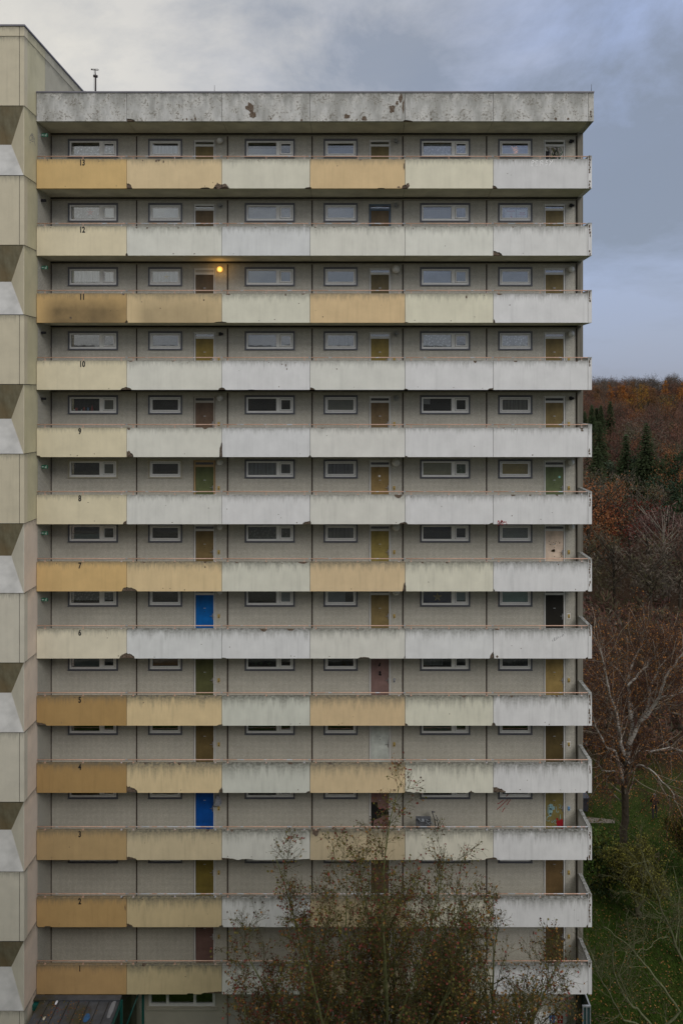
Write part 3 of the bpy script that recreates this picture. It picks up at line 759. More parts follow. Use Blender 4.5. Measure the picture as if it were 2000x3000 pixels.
CURT[10, 2] = [(0, 'blind_or_reflection', (.22, .24, .28), 1, 0), (1, 'blind_or_reflection', (.2, .22, .26), 1, 0)]; CURT[10, 3] = [(0, 'sheer', (.3, .32, .35), 1, 0)]  # wide window is empty: bluish sheets stand in for the mirrored sky
CURT[10, 1] = [(0, 'blind_or_reflection', (.14, .16, .2), 1, 0)]
CURT[10, 4] = [(0, 'lace', LW, .97, 0), (1, 'lace', (.2, .2, .2), .6, .05)]; CURT[10, 5] = [(0, 'lace', LW, 1, 0)]
CURT[9, 0] = [(1, 'blind_or_reflection', (.3, .28, .22), 1, 0)]; CURT[9, 3] = [(0, 'blind_or_reflection', (.36, .35, .29), 1, 0)]; CURT[9, 4] = [(0, 'blind_or_reflection', (.42, .42, .42), .45, .0, .25)]; CURT[9, 5] = [(0, 'sheer', (.36, .34, .3), 1, 0)]
CURT[8, 0] = [(1, 'blind_or_reflection', (.28, .27, .22), 1, 0)]; CURT[8, 2] = [(0, 'sheer', (.34, .36, .37), 1, 0), (1, 'sheer', (.2, .21, .21), 1, 0)]; CURT[8, 3] = [(0, 'sheer', (.3, .3, .32), 1, .05)]
CURT[8, 4] = [(0, 'blind_or_reflection', (.58, .54, .36), 1, 0), (1, 'lace', (.26, .34, .22), 1, 0)]; CURT[8, 5] = [(0, 'blind_or_reflection', (.66, .50, .19), 1, 0)]
CURT[7, 0] = [(0, 'blind_or_reflection', (.14, .2, .2), .4, .6)]; CURT[7, 2] = [(0, 'lace', (.24, .25, .24), 1, 0), (1, 'lace', (.2, .21, .2), 1, 0)]; CURT[7, 3] = [(0, 'sheer', (.36, .36, .34), 1, 0)]
CURT[7, 4] = [(0, 'blind_or_reflection', (.07, .08, .11), 1, 0), (1, 'blind_or_reflection', (.06, .07, .1), 1, 0)]; CURT[7, 5] = [(0, 'blind_or_reflection', (.42, .44, .42), 1, 0)]
CURT[6, 0] = [(0, 'lace', (.55, .56, .58), .8, 0), (1, 'lace', (.5, .5, .54), .85, 0)]; CURT[6, 2] = [(1, 'blind_or_reflection', (.48, .54, .58), 1, 0)]; CURT[6, 3] = [(0, 'blind_or_reflection', (.44, .48, .53), 1, 0, .68), ]
CURT[6, 4] = [(0, 'blind_or_reflection', (.09, .10, .2), 1, 0), (1, 'blind_or_reflection', (.42, .55, .58), .9, 0)]; CURT[6, 5] = [(0, 'blind_or_reflection', (.42, .62, .56), 1, 0)]
CURT[5, 1] = [(0, 'blind_or_reflection', (.42, .22, .09), 1, 0)]; CURT[5, 4] = [(0, 'sheer', (.3, .31, .31), .9, 0, .7)]; CURT[5, 5] = [(0, 'sheer', (.1, .1, .1), 1, 0)]; CURT[5, 0] = [(0, 'blind_or_reflection', (.13, .18, .19), 1, 0)]
CURT[4, 4] = [(0, 'blind_or_reflection', (.2, .24, .25), 1, 0)]
GREY = (.115, .12, .14)
wins = {}
for n in range(2, 14):
    for i in range(6):
        nm = 'wide' if i % 2 == 0 else 'narrow'; w = WIDE if i % 2 == 0 else NARROW
        loc = Vector((BX[i] + w[0], YW, zb(n)))
        o = bpy.data.objects.new('window', WM[nm][0]); COL.objects.link(o); o.parent = block; o.location = loc - WORLD[block.name]
        c = GREY
        if n == 8 and i < 2: c = (.42, .39, .30); o['label'] = 'window with a cream surround'
        o.color = (*c, 1)
        WORLD[o.name] = loc; wins[n, i] = o
        for k, me in (('frame', FR[nm]), ('pane', WM[nm][2])):
            q = bpy.data.objects.new(k, me); COL.objects.link(q); q.parent = o
        for spec in CURT.get((n, i), []):
            pi, kind, colr, drop, gap = spec[:5]; sd_ = spec[5] if len(spec) > 5 else 1.0
            mb = curtain_mesh(WM[nm][3][pi], kind, .085 if pi == 0 else .078, drop, gap, sd_)
            q = bpy.data.objects.new('blind_or_reflection' if kind == 'blind_or_reflection' else 'curtain', mb.mesh('curtain', M[kind])); COL.objects.link(q); q.parent = o
            q.color = (*colr, 1)
# things seen in the windows
M['oc_glow'] = None
def in_window(n, i, name, build, mats, label=None):
    mb = MB(); build(mb); q = obj(name, mb, mats, wins[n, i], WORLD[wins[n, i].name])
    if label: q['label'] = label
    return q
M['poster'] = plain('poster_paper', (.74, .74, .73), .8, .2, .03); M['posterred'] = plain('poster_red', (.55, .14, .16), .8)
M['red'] = plain('red_plastic', (.42, .05, .04), .4); M['bluecan'] = plain('blue_can', (.13, .28, .5), .4); M['gold'] = plain('gold_star', (.55, .42, .18), .5); M['plantgreen'] = plain('house_plant', (.05, .1, .04), .7)
wz12 = lambda px, py: (gx(px), YW + .066, CH + (CY - py) / KW)
def posters(mb):
    k = 4.48
    for a, b, c, d in ((352, 495, 232, 365), (503, 646, 232, 365)):
        p = [wz12(1400 + a / k, 560 + d / k), wz12(1400 + b / k, 560 + d / k), wz12(1400 + b / k, 560 + c / k), wz12(1400 + a / k, 560 + c / k)]
        mb.add([(x, y + .004, z) for x, y, z in p], [(0, 1, 2, 3)], 0)
    def ln(x0, x1, y, w=3): mb.ribbon([(1400 + x0 / k, 560 + y / k), (1400 + x1 / k, 560 + y / k)], w / k, wz12, 1)
    for y in (252, 262): ln(378, 482, y, 5)
    for y in (282, 300): ln(405, 455, y, 2)
    mb.ribbon([(1400 + 425 / k, 560 + 330 / k), (1400 + 445 / k, 560 + 326 / k), (1400 + 440 / k, 560 + 345 / k)], 10 / k, wz12, 1)
    ln(530, 630, 299, 6)
    for y in (316, 330): ln(560, 600, y, 2)
in_window(12, 5, 'poster', posters, [M['poster'], M['posterred']], 'two white posters, one headed HOF in red')
me = text_mesh('HOF', .10, 1.05, .004, .001); me.materials.append(M['posterred'])
q = bpy.data.objects.new('poster_lettering', me); COL.objects.link(q); q.parent = wins[12, 5]
q.location = Vector(wz12(1400 + 582 / 4.48, 560 + 290 / 4.48)) - WORLD[wins[12, 5].name]
def sill_items(mb):
    z = zb(9) + WZ0 + .145; y = YW + .085
    for px, w, h, m in ((216, .06, .06, 2), (222, .1, .13, 0), (237, .05, .05, 2), (244, .07, .15, 0), (256, .075, .14, 1)):
        x = gx(px); mb.bbox(x - w / 2, x + w / 2, y, y + .06, z, z + h, .01, m)
    x = gx(268); mb.tube([(x, y + .03, z), (x, y + .03, z + .26)], [.06, .012], 8, 0)
in_window(9, 0, 'sill_clutter', sill_items, [M['red'], M['bluecan'], M['poster']], 'red and blue jars along the sill')
def star(mb, cx, cz, r, y):
    poly = []
    for k in range(10):
        a_ = math.pi / 2 + k * math.pi / 5; q_ = r if k % 2 == 0 else r * .4
        poly.append((cx + q_ * math.cos(a_), cz + q_ * math.sin(a_)))
    mb.prism(poly, y, y + .01)
in_window(11, 1, 'paper_star', lambda mb: star(mb, gx(487.5), zb(11) + 2.12, .13, YW + .05), M['gold'], 'straw star behind the glass')
in_window(6, 4, 'paper_star', lambda mb: star(mb, gx(1281), zb(6) + 2.1, .2, YW + .065), M['gold'], 'dull star behind the glass')
in_window(12, 0, 'paper_star', lambda mb: star(mb, gx(263), zb(12) + 2.15, .17, YW + .062), M['posterred'], 'faded red star on the lace')
def fl(mb):
    for px in (1037 - 287, 1051 - 287, 1080 - 293): 
        x = gx(px); z = zb(5) + WZ0 + .14
        mb.tube([(x, YW + .1, z), (x, YW + .1, z + .12)], .008, 5)
        for k in range(7): mb.ball((x + rng.uniform(-.05, .05), YW + .1, z + .1 + rng.uniform(0, .06)), .025, 0, 6, 4)
in_window(5, 2, 'sill_plants', fl, M['plantgreen'])
mg, tg, bg_ = newmat('fairy_light', .5)
bg_.inputs['Emission Color'].default_value = (1, .42, .12, 1); bg_.inputs['Emission Strength'].default_value = 0.85; bg_.inputs['Base Color'].default_value = (.8, .4, .2, 1)
M['fairy'] = mg
def fairy(mb):
    k = 4.9; r = random.Random(3)
    ps = [(338, 188), (346, 205), (360, 214), (378, 208), (400, 184), (408, 202), (392, 206)] + [(366, y) for y in (228, 246, 268, 298)] + [(420, y) for y in (226, 246, 270, 296)] + [(384 + r.uniform(-14, 26), r.uniform(225, 300)) for _ in range(14)]
    for x, y in ps:
        p = wz12(1430 + x / k, 390 + y / k); mb.ball((p[0], YW + .05, p[2]), r.uniform(.008, .013), 0, 6, 4)
in_window(13, 5, 'fairy_lights', fairy, M['fairy'], 'string of warm fairy lights shaped like a reindeer')
# ------------------------------------------------------------------ doors
DCOL = {13: [(96, 80, 36), (92, 78, 34), (170, 165, 158)], 12: [(84, 66, 38), (86, 68, 40), (98, 82, 40)], 11: [(80, 64, 42), (84, 72, 40), (96, 80, 36)],
        10: [(112, 92, 28), (110, 92, 30), (100, 82, 36)], 9: [(86, 66, 50), (96, 76, 46), (104, 86, 42)], 8: [(76, 84, 46), (118, 94, 48), (76, 88, 52)],
        7: [(98, 80, 44), (120, 104, 44), (196, 160, 138)], 6: [(0, 78, 140), (108, 90, 50), (26, 24, 18)], 5: [(72, 74, 40), (106, 80, 76), (128, 104, 50)],
        4: [(84, 68, 34), (158, 164, 158), (72, 58, 26)], 3: [(0, 62, 130), (110, 78, 74), (104, 92, 44)], 2: [(92, 78, 22), (86, 62, 50), (88, 66, 34)], 1: [(92, 66, 60), (96, 76, 40), (72, 56, 34)]}
DLAB = {(6, 0): 'bright blue door', (3, 0): 'deep blue door', (7, 2): 'pale pink door with peeling paint', (5, 1): 'mauve door with black stickers', (4, 1): 'pale grey green door',
        (3, 1): 'burnt mauve door with a scrawl', (3, 2): 'olive door sprayed light blue and red', (13, 2): 'white door with a painted leaf pattern', (9, 0): 'reddish brown door', (8, 2): 'green door',
        (8, 0): 'dark green door', (6, 2): 'blackened door'}
def door_meshes():
    w = DOOR[1] - DOOR[0]; f = MB(); l = MB(); tp = MB(); h = MB()
    f.bbox(0, .085, -.02, .06, DZ0, DZ1, .006); f.bbox(w - .088, w, -.02, .06, DZ0, DZ1, .006)
    f.bbox(.085, w - .088, -.02, .06, DZ1 - .085, DZ1, .006); f.bbox(.085, w - .088, -.012, .06, 2.205, 2.30, .006)
    f.box(.085, w - .088, .06, .1, DZ0, DZ1, 1)
    f.box(.012, .03, -.024, -.02, DZ0, DZ1 - .02, 1); f.box(w - .03, w - .012, -.024, -.02, DZ0, DZ1 - .02, 1)
    l.bbox(.092, w - .095, .015, .055, DZ0 + .01, 2.198, .004)
    l.box(w / 2 - .045, w / 2 + .045, .011, .015, 1.62, 1.65, 1)
    l.ball((w / 2, .012, 1.5), .015, 2, 8, 5); 
    tp.box(.085, w - .088, .03, .036, 2.30, DZ1 - .085)
    h.box(w - .145, w - .105, -.002, .015, 1.16, 1.40); h.tube([(w - .125, -.002, 1.31), (w - .125, -.045, 1.31), (w - .24, -.045, 1.31)], .011, 6)
    return f, l, tp, h
f, l, tp, h = door_meshes()
FM = [f.mesh('door_frame', [M['oc_satin'], M['joint']]), l.mesh('door', [M['oc_door'], M['galv'], M['joint']]), tp.mesh('transom', M['glass']), h.mesh('handle', M['steel'])]
doors = {}
M['bellbox'] = plain('bell_plate_yellow', (.42, .30, .09), .5); M['bellgrey'] = plain('bell_plate_grey', (.3, .31, .33), .5); M['bellwhite'] = plain('bell_plate_white', (.66, .66, .66), .5)
for n in range(1, 14):
    for k in range(3):
        i = 2 * k + 1; loc = Vector((BX[i] + DOOR[0], YW, zb(n)))
        d = bpy.data.objects.new('door', FM[1]); COL.objects.link(d); d.parent = block; d.location = loc - WORLD[block.name]; WORLD[d.name] = loc
        d.color = (*paint(*DCOL[n][k], 0.66, 0.0 if (n, k) in ((6, 0), (3, 0)) else 0.2), 1); doors[n, k] = d
        if (n, k) in DLAB: d['label'] = DLAB[n, k]
        fr = bpy.data.objects.new('door_frame', FM[0]); COL.objects.link(fr); fr.parent = d
        fc = (.62, .62, .60)
        if (n, k) == (12, 1): fc = (.10, .14, .19)
        if (n, k) == (8, 0): fc = (.42, .29, .15)
        if (n, k) == (9, 0): fc = (.40, .37, .32)
        fr.color = (*fc, 1)
        tm = FM[2]
        q = bpy.data.objects.new('transom', tm); COL.objects.link(q); q.parent = d
        if (n, k) == (11, 0):
            q.data = tp.mesh('transom_board', M['oc_satin']); q.color = (.45, .43, .38, 1)
        q = bpy.data.objects.new('handle', FM[3]); COL.objects.link(q); q.parent = d
        if (n, k) in ((12, 1), (4, 1)): pass
        bx = BX[i] + 3.52; bz = zb(n) + 1.30
        mb = MB()
        if (n, k) == (5, 1): mats_ = [M['bellgrey'], M['joint']]
        elif (n, k) in ((4, 2), (6, 2)): mats_ = [M['bellbox'], M['joint'], M['bellwhite']]; mb.box(bx - .075, bx + .075, YW - .012, YW, bz - .12, bz + .12, 2)
        elif (n, k) == (3, 2): mats_ = [M['bluecan'], M['joint']]
        else: mats_ = [M['bellbox'], M['joint']]
        mb.bbox(bx - .045, bx + .045, YW - .035, YW, bz - .085, bz + .085, .006); mb.box(bx - .02, bx + .02, YW - .04, YW - .034, bz - .06, bz - .01, 1)
        obj('doorbell', mb, mats_, block, (bx, YW, bz))
def on_door(n, k, name, mat, build, label=None):
    mb = MB(); w0 = BX[2 * k + 1] + DOOR[0]; z0 = zb(n)
    build(mb, lambda u, v: (w0 + .092 + u, YW + .009, z0 + DZ0 + v))     # u 0..0.76, v 0..2.05
    return obj(name, mb, mat, doors[n, k], WORLD[doors[n, k].name], None, label)
def leafy(mb, fr):
    r = random.Random(2)
    for j in range(80):
        u = r.uniform(.03, .72); v = r.uniform(.05, 1.95); a_ = r.uniform(-.5, .5); p = [(u + math.sin(a_) * t_ * .5 + .03 * math.sin(t_ * 7 + j), min(2.02, v + t_ * .5)) for t_ in (0, .2, .4, .6, .8)]
        p = [(min(.74, max(.02, x)), y) for x, y in p]
        mb.ribbon(p, r.uniform(.015, .04), fr, r.choice((0, 0, 0, 1, 1, 1, 2)))
on_door(13, 2, 'painted_pattern', [plain('grey_brush', (.14, .13, .13)), plain('olive_brush', (.2, .19, .07)), plain('green_brush', (.03, .14, .06))], leafy, 'grey and olive brush strokes')
mb = MB(); w0 = BX[5] + DOOR[0]; mb.bbox(w0 + .1, w0 + .24, YW - .03, YW + .01, zb(13) + 1.2, zb(13) + 2.0, .01); obj('door_sticker', mb, M['black'], doors[13, 2], WORLD[doors[13, 2].name])
def spray(seq, w):
    def b(mb, fr):
        for s_ in seq: mb.ribbon(s_, w, fr)
    return b
M['spray_blue'] = plain('pale_blue_spray', (.22, .36, .38), .7, .3, .3); M['burn'] = plain('scorch_black', (.008, .008, .008), .9)
dk = lambda x, y: ((x - 806) / 264 * .765, (580 - y) / 264 * .765 * 1.0)
def q_(pts): return [dk(*p) for p in pts]
def door32(mb, fr):
    for cx, cy, rx, ry in ((885, 140, 38, 22), (900, 180, 50, 34), (880, 230, 32, 50), (880, 280, 18, 26)):
        p = [dk(cx + rx * math.cos(t_ * .628) * rng.uniform(.7, 1.1), cy + ry * math.sin(t_ * .628) * rng.uniform(.8, 1.1)) for t_ in range(10)]
        o_ = len(mb.v); mb.v += [fr(*a_) for a_ in reversed(p)]; mb.f.append(tuple(range(o_, o_ + 10))); mb.m.append(0); mb.sm.append(False)
    for s_ in ([(845, 140), (838, 240), (862, 290)], [(1000, 130), (1034, 140), (1020, 180), (1004, 176)], [(960, 160), (970, 240), (990, 250), (1000, 220)], [(860, 300), (826, 320), (820, 370), (860, 375), (868, 355)],
               [(905, 365), (890, 390), (905, 400), (940, 360), (960, 355), (940, 400), (970, 412)], [(1022, 275), (1024, 350)], [(925, 480), (945, 472), (940, 530)], [(975, 472), (994, 500), (984, 540), (960, 560)], [(840, 540), (842, 560)], [(885, 475), (888, 490)]):
        mb.ribbon(q_(s_), .022, fr)
def door32r(mb, fr):
    r = random.Random(8)
    for _ in range(60):
        x, y = min(1060, r.gauss(1025, 26)), r.gauss(405, 34); c = dk(x, y); s_ = r.uniform(.02, .06)
        p = [(c[0] + s_ * math.cos(a_ * 1.05), c[1] + s_ * math.sin(a_ * 1.05)) for a_ in range(6)]
        p = [(min(.755, max(.01, u)), v) for u, v in p]; yy = r.uniform(.0005, .003)
        o_ = len(mb.v); mb.v += [(fr(*a_)[0], fr(*a_)[1] - yy, fr(*a_)[2]) for a_ in p]; mb.f.append(tuple(range(o_, o_ + 6))); mb.m.append(0); mb.sm.append(False)
on_door(3, 2, 'graffiti', M['spray_blue'], door32, 'light blue spray figure'); on_door(3, 2, 'graffiti', M['redpaint'], door32r, 'dark red spray cloud')
dk2 = lambda x, y: ((x - 380) / 540 * .76, (1040 - y) / 540 * .76)
def burn(mb, fr):
    p = [(380, 40), (575, 40), (590, 200), (660, 240), (760, 230), (800, 260), (915, 262), (915, 420), (820, 430), (740, 440), (660, 520), (480, 580), (460, 640), (440, 900), (380, 960)]
    o_ = len(mb.v); mb.v += [fr(max(.004, dk2(x, y)[0]), min(2.0, dk2(x, y)[1])) for x, y in reversed(p)]; mb.f.append(tuple(range(o_, o_ + len(p)))); mb.m.append(0); mb.sm.append(False)
on_door(3, 1, 'scorch_mark', M['burn'], burn, 'black scorch mark')
st_ = [[(550, 670), (500, 690), (490, 740), (560, 770), (590, 800), (560, 840)], [(560, 660), (660, 680)], [(640, 650), (630, 820)], [(730, 660), (700, 700), (710, 800), (750, 810), (770, 740), (740, 660)], [(800, 680), (850, 830)], [(800, 690), (850, 670), (880, 710), (830, 760)], [(500, 700), (560, 700), (545, 760)]]
on_door(3, 1, 'graffiti', plain('scratched_dark', (.02, .012, .012)), spray([[dk2(*p) for p in s_] for s_ in st_], .022), 'dark scrawl like STOP')
def peel(mb, fr):
    r = random.Random(4)
    def sp(u, v, s_, e_=1.0):
        p = [(u + s_ * e_ * math.cos(a_ * .9) * r.uniform(.6, 1.1), v + s_ * math.sin(a_ * .9) * r.uniform(.6, 1.1)) for a_ in range(7)]
        p = [(min(.755, max(.01, x)), y) for x, y in p]
        o_ = len(mb.v); mb.v += [fr(*a_) for a_ in p]; mb.f.append(tuple(range(o_, o_ + 7))); mb.m.append(0); mb.sm.append(False)
    for _ in range(22): sp(r.uniform(.15, .64), r.uniform(1.45, 1.63), r.uniform(.008, .022))
    for _ in range(6): sp(.33 + r.uniform(-.05, .05), 1.22 + r.uniform(-.03, .03), .05, 1.3)
    for _ in range(18): sp(.69 + r.gauss(0, .04), .98 + r.gauss(0, .07), r.uniform(.01, .025))
    sp(.38, .95, .02); sp(.35, .6, .02)
on_door(7, 2, 'bare_patches', plain('bare_door_wood', (.14, .10, .05)), peel, 'brown patches of lost paint')['kind'] = 'stuff'
def stick(grp):
  def b(mb, fr):
    for u, v, s_ in grp:
        p = [(u + s_ * math.cos(a_ * .9) * rng.uniform(.6, 1.1), v + s_ * math.sin(a_ * .9) * rng.uniform(.6, 1.1)) for a_ in range(7)]
        o_ = len(mb.v); mb.v += [fr(*a_) for a_ in p]; mb.f.append(tuple(range(o_, o_ + 7))); mb.m.append(0); mb.sm.append(False)
  return b
on_door(5, 1, 'door_sticker', M['black'], stick(((.38, 1.85, .05), (.36, 1.78, .06))), 'upper black sticker')
on_door(5, 1, 'door_sticker', M['black'], stick(((.38, 1.48, .06), (.4, 1.38, .07), (.36, 1.4, .05))), 'lower black sticker')
def rnd(mb, fr): 
    p = [(.6 + .05 * math.cos(a_ * .628), 1.62 + .05 * math.sin(a_ * .628)) for a_ in range(10)]
    o_ = len(mb.v); mb.v += [fr(*a_) for a_ in p]; mb.f.append(tuple(range(o_, o_ + 10))); mb.m.append(0); mb.sm.append(False)
on_door(8, 2, 'door_sticker', plain('turquoise_sticker', (.25, .55, .5)), rnd, 'round turquoise sticker')
on_door(8, 1, 'door_sticker', M['poster'], lambda mb, fr: mb.ribbon([fr and (.36, 1.62), (.36, 1.7)], .09, fr), 'white sticker')
def smudge(mb, fr):
    p = [(.12 + .5 * (a_ / 20) , 1.02 + .09 * math.sin(a_ * 1.7)) for a_ in range(21)]
    mb.ribbon(p, .12, fr)
# red paint thrown on the gallery wall of row 3
rw = lambda px, py: (gx(px), YW - .006, CH + (CY - py) / KW)
mb = MB()
for a_ in ([(300, 178), (205, 275), (120, 350)], [(332, 178), (262, 285)], [(150, 262), (180, 238), (215, 215)], [(125, 270), (152, 262)], [(195, 384), (215, 350), (235, 322)], [(280, 128), (252, 156)]):
    mb.ribbon([(1430 + x / 4.9, 2300 + y / 4.9) for x, y in a_], 2.0, lambda u, v: (gx(u), YW - (.006 if v > 2336 else .036), CH + (CY - v) / KW))
obj('paint_splash', mb, M['redpaint'], block, None, None, 'red paint streaks thrown below the window')

# ------------------------------------------------------------------ ground floor of the block
mb = MB(); z1 = zb(1) + .018
def gq(x0, x1, za, zc, m): mb.quad((x0, YW, za), (x1, YW, za), (x1, YW, zc), (x0, YW, zc), m)
wx0, wx1, wz0, wz1 = gx(437), gx(630), wz(2946, YW), z1 - .25
gq(XT, gx(385), GZ, z1, 0); gq(gx(385), gx(401), GZ, z1, 3)
for a_, b_, c_, d_ in wall_rects(gx(401), gx(667), GZ, z1, [(wx0, wx1, wz0, wz1)]): gq(a_, b_, c_, d_, 1)
gq(gx(667), BX[6] - .03, GZ, z1, 2)
mb.box(wx0, wx1, YW + .3, YW + .32, wz0, wz1, 4)
mb.box(wx0 - .1, wx1 + .1, YW - .1, YW - .002, wz0 - .13, wz0 - .06, 1)
for x in BX[2:6]: mb.box(x - .03, x + .03, YW - .012, YW + .01, GZ, z1, 3)
obj('ground_floor_wall', mb, [plain('dim_lobby', (.09, .085, .07)), plain('cream_render', (.48, .46, .38), .9, .1, .1, 1.2), M['tiles'], M['pillar'], M['interior']], block)
fw = MB(); xs = [wx0, gx(490) + .02, gx(570) + .02, wx1]
fw.box(wx0, wx1, YW - .03, YW + .05, wz0, wz0 + .1); fw.box(wx0, wx1, YW - .03, YW + .05, wz1 - .08, wz1)
for x in (wx0 + .045, xs[1], xs[2], wx1 - .045): fw.box(x - .055, x + .055, YW - .032, YW + .05, wz0 + .1, wz1 - .08)
w_o = obj('window', fw, M['white_upvc'], block, None, None, 'white three part ground floor window')
obj('pane', MB().box(wx0 + .05, wx1 - .05, YW + .02, YW + .026, wz0 + .05, wz1 - .05), M['glass'], w_o)

# ================================================================== tower on the left
YT = 29.9; KT = F / YT; TZ = wz(72, YT)
tower = thing('stair_tower', (-19, YT, GZ), 'olive grey precast tower with faceted relief panels at the left edge', 'tower')
WORLD[tower.name] = Vector((-19, YT, GZ))
JZ = [wz(310, YT) - 2.75 * k for k in range(0, 15)]        # panel joints
tops = [TZ - .06, wz(106, YT)] + JZ
M['precast'] = painted_concrete('precast_concrete')
OL_F = (165, 156, 132); OL_S = (163, 156, 124); PK_S = (182, 165, 148); PK_F = (166, 161, 146)
M['facet_dark'] = None
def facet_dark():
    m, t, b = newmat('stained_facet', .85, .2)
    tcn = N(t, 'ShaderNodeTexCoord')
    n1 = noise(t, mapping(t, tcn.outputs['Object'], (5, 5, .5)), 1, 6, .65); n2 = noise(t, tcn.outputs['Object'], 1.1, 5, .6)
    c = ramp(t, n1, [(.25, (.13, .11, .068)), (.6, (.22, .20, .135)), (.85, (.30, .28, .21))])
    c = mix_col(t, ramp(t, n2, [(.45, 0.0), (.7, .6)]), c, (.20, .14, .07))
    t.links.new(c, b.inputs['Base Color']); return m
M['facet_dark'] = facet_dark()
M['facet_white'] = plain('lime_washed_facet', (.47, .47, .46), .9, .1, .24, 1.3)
for k in range(len(tops) - 1):
    zt, zl = tops[k], tops[k + 1]; zl_ = zl + .012; zt_ = zt - .012
    relief = k >= 2 and (k % 2 == 0)
    low = zt < wz(1340, YT)
    # front
    mb = MB(); XL = -25.0
    if not relief:
        mb.box(XL, XT, YT, YT + .3, zl_, zt_)
    else:
        zm = (zl + zt) / 2; d = .5; xa = XT - .03; xm = wx(34, YT + d)
        ta, tb_, tc_ = (xa, YT, zt_), (xm, YT + d, zm), (xa, YT, zl_)
        la, lb, lc = (XL, YT, zt_), (XL, YT + d, zm), (XL, YT, zl_)
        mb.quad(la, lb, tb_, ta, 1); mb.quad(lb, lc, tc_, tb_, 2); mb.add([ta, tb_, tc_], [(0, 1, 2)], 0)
        mb.add([ta, tc_, (XT, YT, zl_), (XT, YT, zt_)], [(0, 1, 2, 3)], 0)
    if not relief:
        mb.box(wx(58, YT) - .008, wx(58, YT) + .008, YT - .003, YT + .01, zl_, zt_, 3)
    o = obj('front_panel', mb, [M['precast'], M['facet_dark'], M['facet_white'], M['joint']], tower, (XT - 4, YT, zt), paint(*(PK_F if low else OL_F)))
    o['grime'] = .4; o['soot'] = 0
    # side, built as a slab behind the corner
    mb = MB(); mb.box(XT - .026, XT - .001, YT + .001, YF + .9, zl_, zt_)
    o = obj('side_panel', mb, M['precast'], tower, (XT, YT, zt), paint(*(PK_S if low else OL_S)))
    o['grime'] = .6; o['soot'] = 0
    if k < 2 or zl > 38:
        mb = MB(); mb.box(XT - .3, XT - .001, YF + .92, YB, zl_ if k < 2 else 38.6, zt_)
        o = obj('side_panel', mb, M['precast'], tower, (XT, YF + .92, zt), paint(146, 142, 124)); o['grime'] = .6; o['soot'] = 0
mb = MB().box(-24.9, XT - .03, YT + .62, YB - .05, GZ, TZ - .1)
obj('tower_core', mb, M['joint'], tower)
mb = MB().box(-25.03, XT + .03, YT - .03, YB, TZ - .062, TZ); obj('roof_cap', mb, M['zinc'], tower)
# tiled side of the tower inside the galleries belongs to the block
for n in range(1, 14):
    z0, z1 = zb(n) + .148, zb(n + 1) + .02
    mb = MB().quad((XT + .006, YF + .15, z0), (XT + .006, YW, z0), (XT + .006, YW, z1), (XT + .006, YF + .15, z1))
    obj('tiled_wall', mb, M['tiles'], block)
# graffiti on the tower side
sf = lambda px, py: (XT + .003, XT * F / (px - CX), CH + (CY - py) * (XT / (px - CX)))
ger = sc([[(440, 1560), (430, 1575), (445, 1585), (462, 1578), (450, 1562), (440, 1560)], [(425, 1580), (412, 1610), (416, 1660), (432, 1640)], [(425, 1580), (436, 1600)], [(445, 1600), (440, 1665)], [(445, 1610), (470, 1600)], [(444, 1635), (465, 1630)], [(440, 1665), (462, 1668)], [(470, 1610), (474, 1680)], [(470, 1612), (480, 1625), (472, 1650), (490, 1725)], [(414, 1690), (425, 1680)]], 0, 60, 4.704)
mb = MB()
for s_ in ger:
    for a_, b_ in zip(s_, s_[1:]):
        A, B = Vector(sf(*a_)), Vector(sf(*b_)); d = (B - A); nrm = Vector((0, -d.z, d.y)).normalized() * .012
        mb.add([A + nrm, A - nrm, B - nrm, B + nrm], [(0, 1, 2, 3)])
obj('graffiti', mb, M['pencil'], tower, None, None, 'black scrawled tag')

